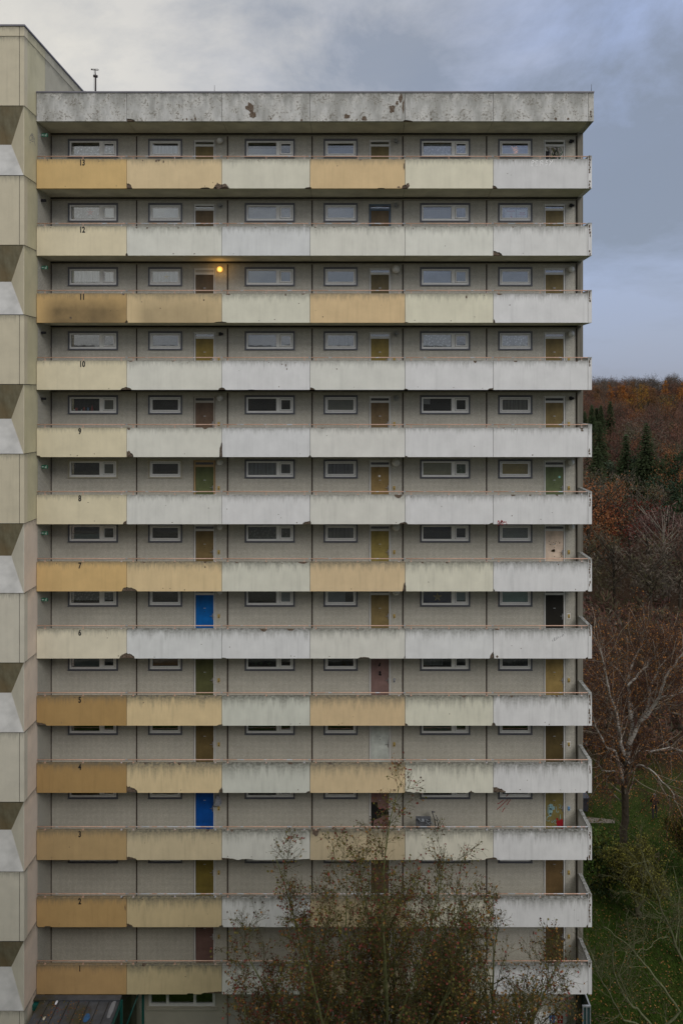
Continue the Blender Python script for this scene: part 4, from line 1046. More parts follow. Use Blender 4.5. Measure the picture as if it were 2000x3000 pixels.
# ================================================================== wall lamps, exit signs, roof gear
LAMPS = {13: 'wbd', 12: 'bbd', 11: 'lBw', 10: 'dbw', 9: 'wbd', 8: 'wBw', 7: 'wBw', 6: 'wBn', 5: 'nnn'}
LTXT = {'w': ('white round globe lamp', .135), 'B': ('large white globe lamp', .175), 'b': ('broken lamp with an empty wire bowl', .12), 'd': ('bare dark lamp fitting without a globe', .1), 'l': ('glowing orange globe lamp', .125)}
CN = ('left', 'middle', 'right')
for n, codes in LAMPS.items():
    for k, c in enumerate(codes):
        if c == 'n': continue
        x = BX[2 * k + 1] + 3.59; z = zb(n) + 2.41; txt, rad = LTXT[c]
        lab = '%s beside the %s door in the row numbered %d' % (txt, CN[k], n)
        if c == 'l': lab = 'glowing orange globe lamp beside a door, the only lit one'
        t = thing('wall_lamp', (x, YW, z), lab, 'wall lamp', 'wall lamps beside the doors'); WORLD[t.name] = Vector((x, YW, z))
        b = MB().tube([(x, YW, z), (x, YW - .035, z)], [.06, .05], 10); b.tube([(x, YW - .03, z), (x, YW - .06, z)], .035, 8)
        obj('lamp_base', b, M['black'] if c in 'bd' else M['galv'], t)
        if c in 'wBl':
            obj('globe', MB().ball((x, YW - .05 - rad * .8, z), rad, 0, 18, 12), M['lit'] if c == 'l' else M['globe'], t)
            if c == 'l':
                ld = bpy.data.lights.new('globe_light', 'POINT'); ld.energy = 3.2; ld.color = (1, .55, .15); ld.shadow_soft_size = .15
                lo = bpy.data.objects.new('globe_light', ld); COL.objects.link(lo); lo.parent = t; lo.location = (0, -.42, -.05)
        elif c == 'b':
            b = MB()
            for ph in range(6):
                a0 = ph * math.pi / 6
                b.tube([(x + rad * math.cos(a0) * math.cos(q), YW - .06 - abs(math.sin(q)) * rad * .9, z + rad * math.sin(a0) * math.cos(q)) for q in [j * math.pi / 8 for j in range(9)]], .007, 4)
            b.tube([(x + rad * math.cos(j * .393), YW - .06, z + rad * math.sin(j * .393)) for j in range(17)], .01, 4)
            obj('wire_bowl', b, M['galv'], t); obj('bulb', MB().ball((x, YW - .1, z), .05, 0, 10, 7, (1, 1.3, 1)), M['globe'], t)
        else:
            b = MB().bbox(x - .06, x + .06, YW - .13, YW - .05, z - .08, z + .07, .02); b.tube([(x + .05, YW - .1, z), (x + .11, YW - .14, z - .02)], [.05, .055], 8)
            obj('lamp_body', b, M['black'], t)
M['exit_green'] = plain('exit_green', (.012, .11, .06), .5, .3, .1); M['exit_white'] = plain('exit_white', (.65, .7, .66), .5, .3, .05)
for n, py in ((13, 0), (11, 0), (8, 0), (7, 0), (6, 0)):
    z = zb(n) + {13: 2.33, 11: 2.33, 8: 2.31, 7: 2.31, 6: 2.3}[n]; x0 = XT + .05; y = YF + .42
    lab = 'small green exit sign with running figure at the left end of row %d' % n
    t = thing('exit_sign', (XT, y, z), lab, 'exit sign', 'green exit signs on the gallery end walls'); WORLD[t.name] = Vector((XT, y, z))
    w = .26; h = .145
    obj('sign_plate', MB().bbox(x0, x0 + w, y, y + .02, z - h / 2, z + h / 2, .004), M['exit_green'], t)
    obj('bracket', MB().box(XT + .006, x0, y + .005, y + .015, z - .03, z + .03), M['galv'], t)
    fr = lambda u, v: (x0 + u, y - .003, z + v)
    mb = MB(); mb.ribbon([(.12, 0), (.035, 0)], .014, fr); mb.ribbon([(.065, .03), (.032, 0), (.065, -.03)], .014, fr)
    mb.ribbon([(.2, .035), (.185, -.005), (.205, -.03), (.19, -.058)], .018, fr); mb.ribbon([(.185, -.005), (.165, -.03), (.145, -.04)], .016, fr); mb.ribbon([(.17, .005), (.2, .028), (.228, .012)], .013, fr); mb.ribbon([(.2, .046), (.216, .052)], .022, fr)
    obj('pictogram', mb, M['exit_white'], t)
for n in (12, 10, 9):
    z = zb(n) + 2.38; y = YF + .45; x = XT + .1
    t = tag(obj('junction_box', MB().bbox(XT + .006, XT + .2, y, y + .1, z - .05, z + .05, .01), M['black'], None, (XT, y, z)), 'small dark box on the shaded end wall of row %d' % n, 'junction box', 'dark boxes on the gallery end walls')
# antenna
AY = 35.0
ap = lambda u, v: P(250 + u / 22.4, 180 + v / 22.4, AY)
b0 = ap(682, 1925); ant = thing('roof_antenna', (b0.x, AY, 39.5), 'thin dark antenna mast with a loop on the roof edge', 'antenna'); WORLD[ant.name] = Vector((b0.x, AY, 39.5))
M['mast'] = plain('mast_steel', (.03, .022, .022), .5)
obj('mast', MB().tube([(b0.x, AY, 39.4), ap(682, 1000), ap(680, 900), ap(662, 760), ap(652, 530)], [.04, .038, .03, .024, .02], 8), M['mast'], ant)
obj('crossbar', MB().tube([ap(555, 950), ap(805, 990)], .065, 6), M['mast'], ant)
lp_ = [ap(425, 500), ap(600, 505), ap(840, 505), ap(885, 550), ap(840, 595), ap(600, 570), ap(430, 548), ap(425, 500)]
obj('dipole_loop', MB().tube(lp_, .014, 5).tube([ap(425, 485), ap(430, 560)], .03, 5), M['mast'], ant)
obj('cable', MB().tube([ap(575, 600), ap(560, 1100), ap(580, 1900)], .006, 4), M['galv'], ant)
for px, h, lab in ((627, .3, 'thin lightning rod on the roof edge right of the antenna'), (1733, .33, 'thin lightning rod on the right corner of the roof')):
    x = fx(px); o = MB().tube([(x, YF + .1, 39.6), (x + .005, YF + .1, ZR + h)], [.012, .007], 5); o.box(x - .03, x + .03, YF + .07, YF + .13, 39.62, 39.65)
    tag(obj('lightning_rod', o, M['mast'], None, (x, YF + .1, 39.6)), lab, 'lightning rod', 'lightning rods on the roof edge')
# crumpled net hanging beside the blue door of row 3
mb = MB(); r = random.Random(12); c0 = Vector((gx(640.5), YW - .2, wz(2322, YW)))
rings = []
for j in range(9):
    t = j / 8; rr = .05 + .12 * math.sin(min(1, t * 1.15) * 1.6) ** 1.2
    if j == 8: rr = .1
    rings.append([(c0.x + rr * math.cos(a_ * math.pi / 7) * r.uniform(.85, 1.12), c0.y + rr * math.sin(a_ * math.pi / 7) * r.uniform(.85, 1.12), c0.z - .44 * t) for a_ in range(14)])
vs = [p for q in rings for p in q]; mb.add(vs, [(i * 14 + j, i * 14 + (j + 1) % 14, (i + 1) * 14 + (j + 1) % 14, (i + 1) * 14 + j) for i in range(8) for j in range(14)] + [tuple(range(8 * 14, 9 * 14))], 0)
mb.tube([(c0.x, c0.y, c0.z - .02), (c0.x + .005, c0.y + .02, zb(4) + .03)], .008, 5)
tag(obj('hanging_net', mb, plain('grey_netting', (.28, .29, .32), .9, .1, .5, 30), None, (c0.x, c0.y, c0.z)), 'crumpled grey net bag hanging by the blue door of row 3', 'net bag')
# wrecked furniture in the gallery of row 3
fl3 = zb(3) + .15
sp3 = lambda u, v, Y=31.75: P(1180 + u / 9.8, 2330 + v / 9.8, Y)
A = sp3(365, 610); B = sp3(790, 610); C_ = sp3(800, 870)
t = thing('upturned_table', ((A.x + B.x) / 2, 31.75, fl3), 'upturned grey table with tangled wires on the gallery of row 3', 'table'); WORLD[t.name] = Vector(t.location)
M['greyplastic'] = plain('grey_plastic', (.10, .105, .115), .6, .3, .25, 7); M['darkplastic'] = plain('dark_plastic', (.022, .024, .03), .5); M['wire'] = plain('pale_cable', (.30, .33, .36), .5)
obj('tabletop', MB().bbox(A.x, B.x, 31.75, 31.79, fl3 + .25, A.z, .012).box(A.x + .02, B.x - .02, 31.7, 31.748, C_.z + .24, C_.z + .27), M['greyplastic'], t)
for x in (A.x + .06, B.x - .06): obj('leg', MB().tube([(x, 31.72, fl3), (x, 31.72, fl3 + .35)], .018, 6).tube([(x, 31.74, A.z - .1), (x + .05, 31.45, A.z - .14)], .016, 6), M['darkplastic'], t)
mb = MB()
for s_ in ([(430, 680), (520, 750), (620, 740)], [(640, 850), (740, 800), (800, 750)], [(660, 750), (720, 810), (770, 860)], [(650, 730), (760, 730), (830, 780), (870, 860)], [(430, 675), (480, 690)], [(640, 690), (700, 690)]):
    mb.tube([sp3(u, v, 31.68 - .01 * j) for j, (u, v) in enumerate(s_)], .011, 5)
mb.bbox(sp3(535, 0).x, sp3(600, 0).x, 31.66, 31.70, sp3(0, 705).z, sp3(0, 650).z, .01)
obj('cable', mb, M['wire'], t)
Y2 = 31.9; q3 = lambda u, v, dy=0: P(1180 + u / 9.8, 2330 + v / 9.8, Y2 + dy)
t = thing('folding_chair', (q3(980, 900).x, Y2, fl3), 'dark folded chair leaning beside the upturned table on row 3', 'chair'); WORLD[t.name] = Vector(t.location)
for d_ in (0, .28):
    top = q3(830, 460, d_); bot = q3(1030, 960, d_); bot.z = fl3 + .01
    obj('leg', MB().tube([top, q3(900, 690, d_), bot], .02, 6), M['darkplastic'], t)
    top = q3(985, 720, d_); b2 = q3(1075, 960, d_); b2.z = fl3 + .01
    obj('leg', MB().tube([q3(910, 700, d_), top, b2], .018, 6), M['darkplastic'], t)
obj('backrest', MB().tube([q3(830, 465), q3(905, 480, .05), q3(905, 480, .25), q3(830, 465, .28)], .025, 6).add([q3(850, 500, .03), q3(850, 500, .25), q3(930, 650, .25), q3(930, 650, .03)], [(0, 1, 2, 3)]), M['greyplastic'], t)
sm_ = MB(); sm_.add([q3(940, 560, .03), q3(940, 560, .26), q3(1060, 760, .26), q3(1060, 760, .03), q3(925, 570, .03), q3(925, 570, .26), q3(1045, 770, .26), q3(1045, 770, .03)], [(0, 1, 2, 3), (7, 6, 5, 4), (0, 4, 5, 1), (1, 5, 6, 2), (2, 6, 7, 3), (3, 7, 4, 0)])
obj('seat', sm_, M['greyplastic'], t)

# ================================================================== entrance canopy (bottom left)
CZ = 2.62; cx0, cx1 = wx(123, 30.9), wx(355, 30.9)
can = thing('entrance_canopy', ((cx0 + cx1) / 2, 29.4, GZ), 'dark bitumen felt entrance canopy on teal steel frame beside the tower', 'canopy'); WORLD[can.name] = Vector(can.location)
def felt():
    m, t, b = newmat('bitumen_felt', .6, .35)
    tcn = N(t, 'ShaderNodeTexCoord'); v = tcn.outputs['Object']
    n = noise(t, v, 2.4, 7, .65); g2 = noise(t, mapping(t, v, (1, 1, 1), (4, 2, 0)), .8, 5, .7)
    c = ramp(t, n, [(.25, (.035, .037, .042)), (.6, (.07, .074, .083)), (.85, (.11, .115, .125))])
    c = mix_col(t, ramp(t, g2, [(.52, 0.0), (.66, .75)]), c, (.055, .045, .012))
    t.links.new(c, b.inputs['Base Color']); return m
M['felt'] = felt(); M['teal'] = plain('teal_steel', (.012, .10, .085), .4, .4)
mb = MB().bbox(cx0, cx1, 27.6, 30.86, CZ - .14, CZ - .04, .01)
nst = 8
for k in range(nst):
    a_ = cx0 + (cx1 - cx0) * k / nst; b_ = cx0 + (cx1 - cx0) * (k + 1) / nst
    mb.box(a_ + .004, b_ - .004, 27.6, 30.7, CZ - .038, CZ - .02 - (k % 2) * .006)
    if k: mb.box(a_ - .02, a_ + .01, 27.6, 30.7, CZ - .022, CZ - .008, 1)
mb.bbox(XT + .02, cx1 + .02, 30.7, 30.95, CZ - .03, CZ + .05, .012)
obj('roof', mb, [M['felt'], M['joint']], can)
fr = MB()
for x in (cx0 + .03, cx1 - .03):
    fr.box(x - .05, x + .05, 27.65, 30.9, CZ - .32, CZ - .142)
for x, y in ((cx1 + .02, 30.9), (cx1 - .03, 27.7), (cx0 + .03, 27.7), (cx0 + .03, 30.9), (cx1 + .62, 31.9)):
    obj('post', MB().box(x - .045, x + .045, y - .045, y + .045, GZ, CZ - .14), M['teal'], can)
fr.box(XT + .02, cx0 + .1, 30.6, 30.9, CZ - .32, CZ - .1)
fr.tube([(cx1 + .05, 30.9, 1.0), (cx1 + .6, 31.9, 2.4)], .03, 6)
fr.box(cx1 + .02, cx1 + .62, 31.85, 31.93, 2.35, 2.45)
obj('frame', fr, M['teal'], can)
obj('glass_side', MB().add([(cx1 + .02, 30.95, GZ), (cx1 + .6, 31.88, GZ), (cx1 + .6, 31.88, 2.34), (cx1 + .02, 30.95, 2.34)], [(0, 1, 2, 3)]), M['glass'], can)
cp = lambda u, v: P(60 + u / 4.356, 2880 + v / 4.356, 1) and Vector((wx(60 + u / 4.356, 1) * ((CH - CZ) * F / (2880 + v / 4.356 - CY)), (CH - CZ) * F / (2880 + v / 4.356 - CY), CZ - .012))
def scrap(name, u, v, w, l, col, label, cat, zup=.03):
    c = cp(u, v); r = random.Random(int(u + v)); mb = MB()
    top = [(c.x + w * math.cos(a_ * .785) * r.uniform(.6, 1.1), c.y + l * math.sin(a_ * .785) * r.uniform(.6, 1.1), c.z + zup * r.uniform(.3, 1)) for a_ in range(8)]
    bot = [(x, y, c.z + .002) for x, y, z in top]
    mb.add(top + bot + [(c.x, c.y, c.z + zup * 1.3)], [(i, (i + 1) % 8, 16) for i in range(8)] + [(i, i + 8, (i + 1) % 8 + 8, (i + 1) % 8) for i in range(8)])
    tag(obj(name, mb, plain(name + '_surface', col, .8), None, c), label, cat)
scrap('paper_scrap', 465, 245, .05, .16, (.7, .72, .78), 'small white paper scrap on the dark canopy roof', 'litter')
scrap('stone', 318, 207, .06, .1, (.5, .48, .42), 'pale stone at the upper left corner of the canopy roof', 'stone')
scrap('stone', 305, 452, .05, .12, (.45, .42, .34), 'pale stone low on the left side of the canopy roof', 'stone')
scrap('rag', 850, 440, .13, .25, (.03, .09, .2), 'blue rag lying on the dark canopy roof', 'rag')
scrap('felt_patch', 1160, 340, .13, .6, (.19, .195, .21), 'pale round patch on the right side of the canopy roof', 'patch', .006)
mb = MB(); r = random.Random(6)
for _ in range(150):
    u = r.gauss(520, 260); v = r.uniform(205, 520)
    if not (330 - (v - 190) * .55 < u < 1150 - (v - 190) * .5): continue
    c = cp(u, v); s_ = r.uniform(.015, .045); a_ = r.uniform(0, 3.1)
    dxy = Vector((math.cos(a_), math.sin(a_), r.uniform(-.3, .3))) * s_; dp = Vector((-math.sin(a_), math.cos(a_), 0)) * s_ * .6
    c.z += .012; mb.add([c - dxy, c + dp, c + dxy, c - dp], [(0, 1, 2, 3)], r.choice((0, 0, 1, 2)))
M['leaf_a'] = plain('leaf_red_brown', (.15, .03, .022), .7, .3, .4, 3); M['leaf_b'] = plain('leaf_olive', (.10, .09, .015), .7, .3, .4, 3); M['leaf_c'] = plain('leaf_ochre', (.22, .11, .02), .7, .3, .4, 3); M['leaf_yg'] = plain('leaf_yellow_green', (.16, .15, .02), .7, .3, .35, 3); M['leaf_d'] = plain('leaf_dark', (.05, .028, .018), .7, .3, .4, 3)
tag(obj('leaf_litter', mb, [M['leaf_c'], M['leaf_a'], M['leaf_b']]), 'scattered dead leaves and crumbs on the canopy roof', 'leaf litter', None, 'stuff')

# ================================================================== sign and glass screen at ground level
sx0, sx1 = gx(1212), gx(1657); sz0, sz1 = wz(3003, YW), wz(2963, YW)
sg = thing('station_sign', ((sx0 + sx1) / 2, YW, sz0), 'long white sign reading Ökumenische Sozialstation behind the tree', 'sign'); WORLD[sg.name] = Vector(sg.location)
obj('board', MB().bbox(sx0, sx1, YW - .06, YW - .004, sz0, sz1, .008), M['poster'], sg)
me = text_mesh('Ökumenische Sozialstation', .345, .98, .004); me.materials.append(M['black'])
q = bpy.data.objects.new('lettering', me); COL.objects.link(q); q.parent = sg; q.location = Vector((gx(1428), YW - .066, sz0 + .2)) - WORLD[sg.name]
M['logo_blue'] = plain('logo_blue', (.03, .14, .42), .5); M['logo_red'] = plain('logo_red', (.42, .015, .02), .5)
lg = MB(); sfz = lambda u, v: (sx0 + u, YW - .064, sz0 + v)
def lr(x0, x1, z0, z1, m): lg.box(sx0 + x0, sx0 + x1, YW - .068, YW - .06, sz0 + z0, sz0 + z1, m)
o1 = gx(1607) - sx0; o2 = gx(1630) - sx0
lr(o1, o1 + .24, .15, .46, 0); lr(o2, o2 + .24, .12, .46, 1)
for o_, m_ in ((o1, 2), (o2, 2)):
    lr_ = lambda a_, b_, c_, d_: lg.box(sx0 + o_ + a_, sx0 + o_ + b_, YW - .071, YW - .066, sz0 + c_, sz0 + d_, 2)
    lr_(.105, .135, .17, .44); lr_(.03, .21, .29, .32)
lg.ribbon([(.25, .12), (.27, .3), (.33, .45)], .06, sfz, 0); lg.ball((sx0 + .1, YW - .066, sz0 + .38), .06, 1, 10, 6, (1, .1, 1)); lg.ball((sx0 + .3, YW - .066, sz0 + .2), .05, 1, 10, 6, (1, .1, 1)); lg.ball((sx0 + .12, YW - .066, sz0 + .22), .05, 0, 10, 6, (1, .1, 1))
obj('logo', lg, [M['logo_blue'], M['logo_red'], M['poster']], sg)
gs = thing('glass_screen', (9.5, 31.5, GZ), 'teal glazed balcony screen at the lower right corner of the block', 'screen'); WORLD[gs.name] = Vector(gs.location)
M['tealglass'] = plain('greenish_glass', (.03, .06, .065), .15, .6, .2, 2)
gx0, gx1 = wx(1706, 31.2), wx(1727.5, 31.2); gt = wz(2949, 31.2)
obj('panel', MB().box(gx0, gx1, 31.2, 31.22, GZ, gt).box(gx1 - .02, gx1, 31.22, 32.9, GZ, gt), M['tealglass'], gs)
fb = MB().box(gx0 - .02, gx1 + .02, 31.16, 31.24, gt, gt + .05); fb.box(gx1 - .04, gx1 + .02, 31.24, 32.9, gt, gt + .05)
for x in (gx0, (gx0 + gx1) / 2, gx1): fb.box(x - .02, x + .02, 31.17, 31.2, GZ, gt)
obj('frame', fb, M['galv'], gs)

# ================================================================== terrain
def gz_(x, y):
    if y < 92: z = GZ
    else:
        t = (y - 92); z = GZ + .086 * t * (t / (t + 14))
        if y > 440: z = gz_(x, 440) + (y - 440) * .006
    z += max(0, (y - 60)) * .003 * math.sin(x * .03 + y * .017)
    return z
def ground_mat():
    m, t, b = newmat('lawn_and_litter', .95, .1)
    tcn = N(t, 'ShaderNodeTexCoord'); v = tcn.outputs['Object']
    n = noise(t, v, .25, 7, .65); f = noise(t, v, 5, 6, .7)
    c = ramp(t, n, [(.3, (.024, .046, .005)), (.56, (.034, .056, .008)), (.68, (.05, .046, .012)), (.84, (.055, .034, .015))])
    c = mix_col(t, 1.0, c, ramp(t, f, [(.25, .55), (.75, 1.35)]), 'MULTIPLY')
    s = N(t, 'ShaderNodeSeparateXYZ'); t.links.new(v, s.inputs[0])
    far = ramp(t, math_node(t, 'MULTIPLY', s.outputs[1], .01), [(.50, 0.0), (.74, 0.95)])
    c = mix_col(t, far, c, mix_col(t, 1.0, (.048, .028, .018), ramp(t, f, [(.25, .6), (.75, 1.4)]), 'MULTIPLY'))
    t.links.new(c, b.inputs['Base Color'])
    bn = N(t, 'ShaderNodeBump'); bn.inputs['Strength'].default_value = .8; bn.inputs['Distance'].default_value = .08
    t.links.new(noise(t, v, 14, 5, .7), bn.inputs['Height']); t.links.new(bn.outputs[0], b.inputs['Normal'])
    return m
xs = list(range(-1200, 1300, 25)); ys = [-400, -200, -100, -50, -20, 0, 20, 35, 50, 60, 70, 80, 90] + list(range(95, 460, 8)) + [500, 600, 800, 1200, 2000]
mb = MB(); mb.add([(x, y, gz_(x, y)) for y in ys for x in xs], [(j * len(xs) + i, j * len(xs) + i + 1, (j + 1) * len(xs) + i + 1, (j + 1) * len(xs) + i) for j in range(len(ys) - 1) for i in range(len(xs) - 1)], 0, True)
tag(obj('ground', mb, ground_mat()), 'dark lawn with fallen leaves rising into the wooded hillside', 'ground', None, 'structure')
gp = lambda px, py: Vector((wx(px, (CH - GZ) * F / (py - CY)), (CH - GZ) * F / (py - CY), GZ + .006))
mb = MB(); mb.add([gp(*p) for p in ((1690, 2412), (1745, 2411), (1800, 2412), (1798, 2402), (1742, 2396), (1690, 2392))], [(0, 1, 2, 3, 4, 5)])
tag(obj('path', mb, plain('pale_paving', (.20, .175, .145), .9, .1, .25, 3)), 'short stretch of pale paving in the lawn', 'path', None, 'structure')
p0 = gp(1712, 2378)
mb = MB().bbox(p0.x - 1.6, p0.x + .25, p0.y, p0.y + 2.6, GZ, GZ + .9, .03); mb.bbox(p0.x - 1.7, p0.x + .33, p0.y - .1, p0.y + 2.7, GZ + .9, GZ + 1.0, .02)
tag(obj('bin_shelter', mb, plain('slate_panel', (.05, .055, .07), .6, .3, .2, 2), None, (p0.x, p0.y, GZ)), 'low dark slate shelter just past the corner of the block', 'shelter')

# ================================================================== opposite block (seen mirrored in the lower panes; the camera looks out in front of it)
op = thing('opposite_block', (0, -5, GZ), 'plain apartment block opposite, mirrored in the lower window panes', 'building'); WORLD[op.name] = Vector(op.location)
mb = MB().box(-34, 23, -17, -5, GZ, 31.8); obj('wall', mb, plain('opposite_render', (.20, .195, .18), .9, .1, .1, .5), op)
for n in range(0, 11):
    mb = MB().box(-34, 23, -5.0 + .001, -4.4, zb(n) + 1.5 + GZ + .4, zb(n) + 2.4 + GZ + .4)
    obj('balcony_band', mb, plain('opposite_band', (.24, .23, .2), .9, .1, .1, .5) if n == 0 else bpy.data.materials['opposite_band'], op)

# ================================================================== vegetation
class Fast:
    """numpy-friendly builder of twigs and leaves"""
    def __init__(s): s.mb = MB()
def rot_dir(d, ang, r):
    ref = Vector((r.gauss(0, 1), r.gauss(0, 1), r.gauss(0, 1))); ax = d.cross(ref)
    if ax.length < 1e-5: ax = Vector((1, 0, 0))
    ax.normalize(); return (Matrix.Rotation(ang, 3, ax) @ d).normalized()
def grow(mbs, leaves, p, d, L, rad, depth, cfg, r):
    c = cfg[depth]; n = c['seg']; pts = [p.copy()]; rads = [rad]; dirs = [d.copy()]
    for i in range(n):
        d = (d + Vector((r.gauss(0, c['wig']), r.gauss(0, c['wig']), r.gauss(0, c['wig']) + c['up']))).normalized()
        p = p + d * (L / n); pts.append(p.copy()); dirs.append(d.copy()); rads.append(max(c.get('min', .004), rad * (1 - (1 - c['tip']) * (i + 1) / n)))
    mbs[c['part']].tube(pts, rads, c['k'], c['mat'], False)
    if depth + 1 < len(cfg):
        q = cfg[depth + 1]; m = r.randint(*c['kids'])
        for k in range(m):
            t = c['from'] + (1 - c['from']) * (k + r.random()) / m; f = t * n; i = min(n - 1, int(f)); u = f - i
            pp = pts[i].lerp(pts[i + 1], u); dd = rot_dir(dirs[i], R(r.uniform(*c['ang'])), r)
            grow(mbs, leaves, pp, dd, q['len'] * r.uniform(.6, 1.25) * (1.15 - .6 * t if depth < 3 else 1), rads[i] * c['rr'], depth + 1, cfg, r)
    if c.get('leaf'):
        for k in range(r.randint(*c['leaf'])):
            i = r.randint(1, n); leaves.append((pts[i] + Vector((r.gauss(0, .02), r.gauss(0, .02), r.gauss(0, .02))), dirs[i]))
def leaf_quads(mb, leaves, size, mats, r, hang=0.4):
    for p, d in leaves:
        s = size * r.uniform(.6, 1.3); a = Vector((r.gauss(0, 1), r.gauss(0, 1), r.gauss(0, .7) - hang)).normalized() * s
        b = a.cross(Vector((r.gauss(0, 1), r.gauss(0, 1), r.gauss(0, 1)))).normalized() * s * .42
        mb.add([p, p + a * .5 + b, p + a, p + a * .5 - b], [(0, 1, 2, 3)], r.choice(mats))
M['bark'] = plain('mossy_bark', (.075, .07, .045), .95, .1, .45, 6); M['twig'] = plain('thin_twig', (.082, .08, .032), .9, .1, .35, 4); M['lichen'] = plain('lichen_bark', (.14, .15, .065), .95, .1, .5, 9)
def birch_bark():
    m, t, b = newmat('birch_bark', .8, .2)
    tcn = N(t, 'ShaderNodeTexCoord')
    n = noise(t, mapping(t, tcn.outputs['Object'], (2, 2, 7)), 1.6, 5, .65)
    t.links.new(ramp(t, n, [(.36, (.06, .05, .045)), (.45, (.36, .33, .29)), (.75, (.56, .53, .48))]), b.inputs['Base Color']); return m
M['birch'] = birch_bark(); M['twigdark'] = plain('dark_twig', (.10, .09, .05), .9, .1, .3, 4); M['birchside'] = plain('birch_side_twig', (.30, .25, .2), .9, .1, .4, 4); M['lichendark'] = plain('grey_lichen_bark', (.115, .12, .065), .95, .1, .5, 9); M['birchbase'] = plain('old_birch_bark', (.075, .06, .045), .95, .1, .5, 5); M['birchtwig'] = plain('birch_twig', (.085, .05, .038), .9, .1, .3, 4); M['birchlimb'] = plain('pale_limb', (.46, .42, .36), .9, .1, .4, 6)
M['leaf_o'] = plain('leaf_orange', (.34, .14, .03), .7, .3, .35, 3); M['leaf_y'] = plain('leaf_yellow_brown', (.24, .12, .035), .7, .3, .35, 3)

# --- the tree in front of the facade: many steep leaders, sparse dead leaves
def front_tree(base, H, nlead, spread, seed, name, label, leafm, leafn=(0, 3), scale=1.0, trunk_h=.34):
    r = random.Random(seed); t = thing(name, base, label, 'tree', 'bare trees around the foot of the block'); WORLD[t.name] = Vector(base)
    mbs = [MB(), MB()]; lv = []; th = H * trunk_h
    tp_ = [base + Vector((.12 * math.sin(k * 1.3), .1 * math.cos(k), th * k / 6)) for k in range(7)]
    mbs[0].tube(tp_, [.2 * scale * (1 - .05 * k) for k in range(7)], 10, 0)
    cfg = [dict(seg=11, wig=.075, up=.085, tip=.16, part=0, k=7, mat=1, kids=(15, 18), ang=(24, 52), rr=.48, min=.008),
           dict(seg=8, wig=.11, up=.075, tip=.25, part=1, k=4, mat=0, kids=(8, 11), ang=(28, 55), rr=.55, len=2.3 * scale, min=.006),
           dict(seg=5, wig=.15, up=.05, tip=.4, part=1, k=3, mat=0, kids=(4, 6), ang=(25, 55), rr=.65, len=.85 * scale, min=.0045, leaf=(0, 2)),
           dict(seg=3, wig=.2, up=.03, tip=.6, part=1, k=3, mat=0, kids=(0, 0), ang=(0, 0), rr=1, len=.36 * scale, min=.004, leaf=leafn)]
    cfg[0]['from'] = .22; cfg[1]['from'] = .15; cfg[2]['from'] = .15; cfg[3]['from'] = 0
    for k in range(nlead):
        a_ = 2 * math.pi * k / nlead + r.uniform(-.3, .3); tilt = R(spread * (r.uniform(.55, 1.05) if k else .05))
        d = Vector((math.sin(tilt) * math.cos(a_), math.sin(tilt) * math.sin(a_) * .8, math.cos(tilt)))
        st = tp_[r.choice((3, 4, 5, 5, 6, 6))] if k else tp_[6]
        L = (base.z + H - st.z) * (1.0 if k == 0 else r.uniform(.6, .9) * (1.12 - .22 * tilt / R(spread)))
        grow(mbs, lv, st.copy(), d, L, .085 * scale * r.uniform(.8, 1.1), 0, cfg, r)
    obj('trunk', mbs[0], [M['bark'], M['lichen']], t)
    leaf_quads(mbs[1], lv, .08, leafm, r)
    obj('crown', mbs[1], [M['twig'], M['leaf_a'], M['leaf_b'], M['leaf_c'], M['leaf_d'], M['leaf_yg']], t)
    return len(mbs[1].f)
YA = 25.5
front_tree(Vector((wx(1105, YA), YA, GZ)), wz(2320, YA) - GZ, 19, 42, 26, 'bare_tree', 'tall bare tree with red brown leaves before the middle of the facade', [1, 1, 2, 2, 2, 3, 4], (0, 2), 1.0, .3)
front_tree(Vector((wx(1440, 26.5), 26.5, GZ)), wz(2630, 26.5) - GZ, 13, 48, 33, 'bare_tree', 'lower bare tree with olive twigs before the right rooms', [1, 2, 2, 3, 3, 4], (0, 2), .95)
front_tree(Vector((wx(885, 26), 26, GZ)), wz(2690, 26) - GZ, 9, 42, 45, 'bare_tree', 'small red leaved tree left of the tallest one before the facade', [1, 1, 1, 2, 4, 3], (0, 3), .85)

front_tree(Vector((wx(1868, 42), 42, GZ)), wz(2490, 42) - GZ, 7, 48, 52, 'scrub_tree', 'low yellow green scrubby tree right of the green shrub on the lawn', [2, 5, 5, 5], (0, 2), .75, .2)
front_tree(Vector((wx(2035, 45), 45, GZ)), wz(2400, 45) - GZ, 7, 42, 57, 'scrub_tree', 'yellow green scrubby tree cut off by the right edge of the lawn', [2, 5, 5, 3], (0, 2), .8, .2)
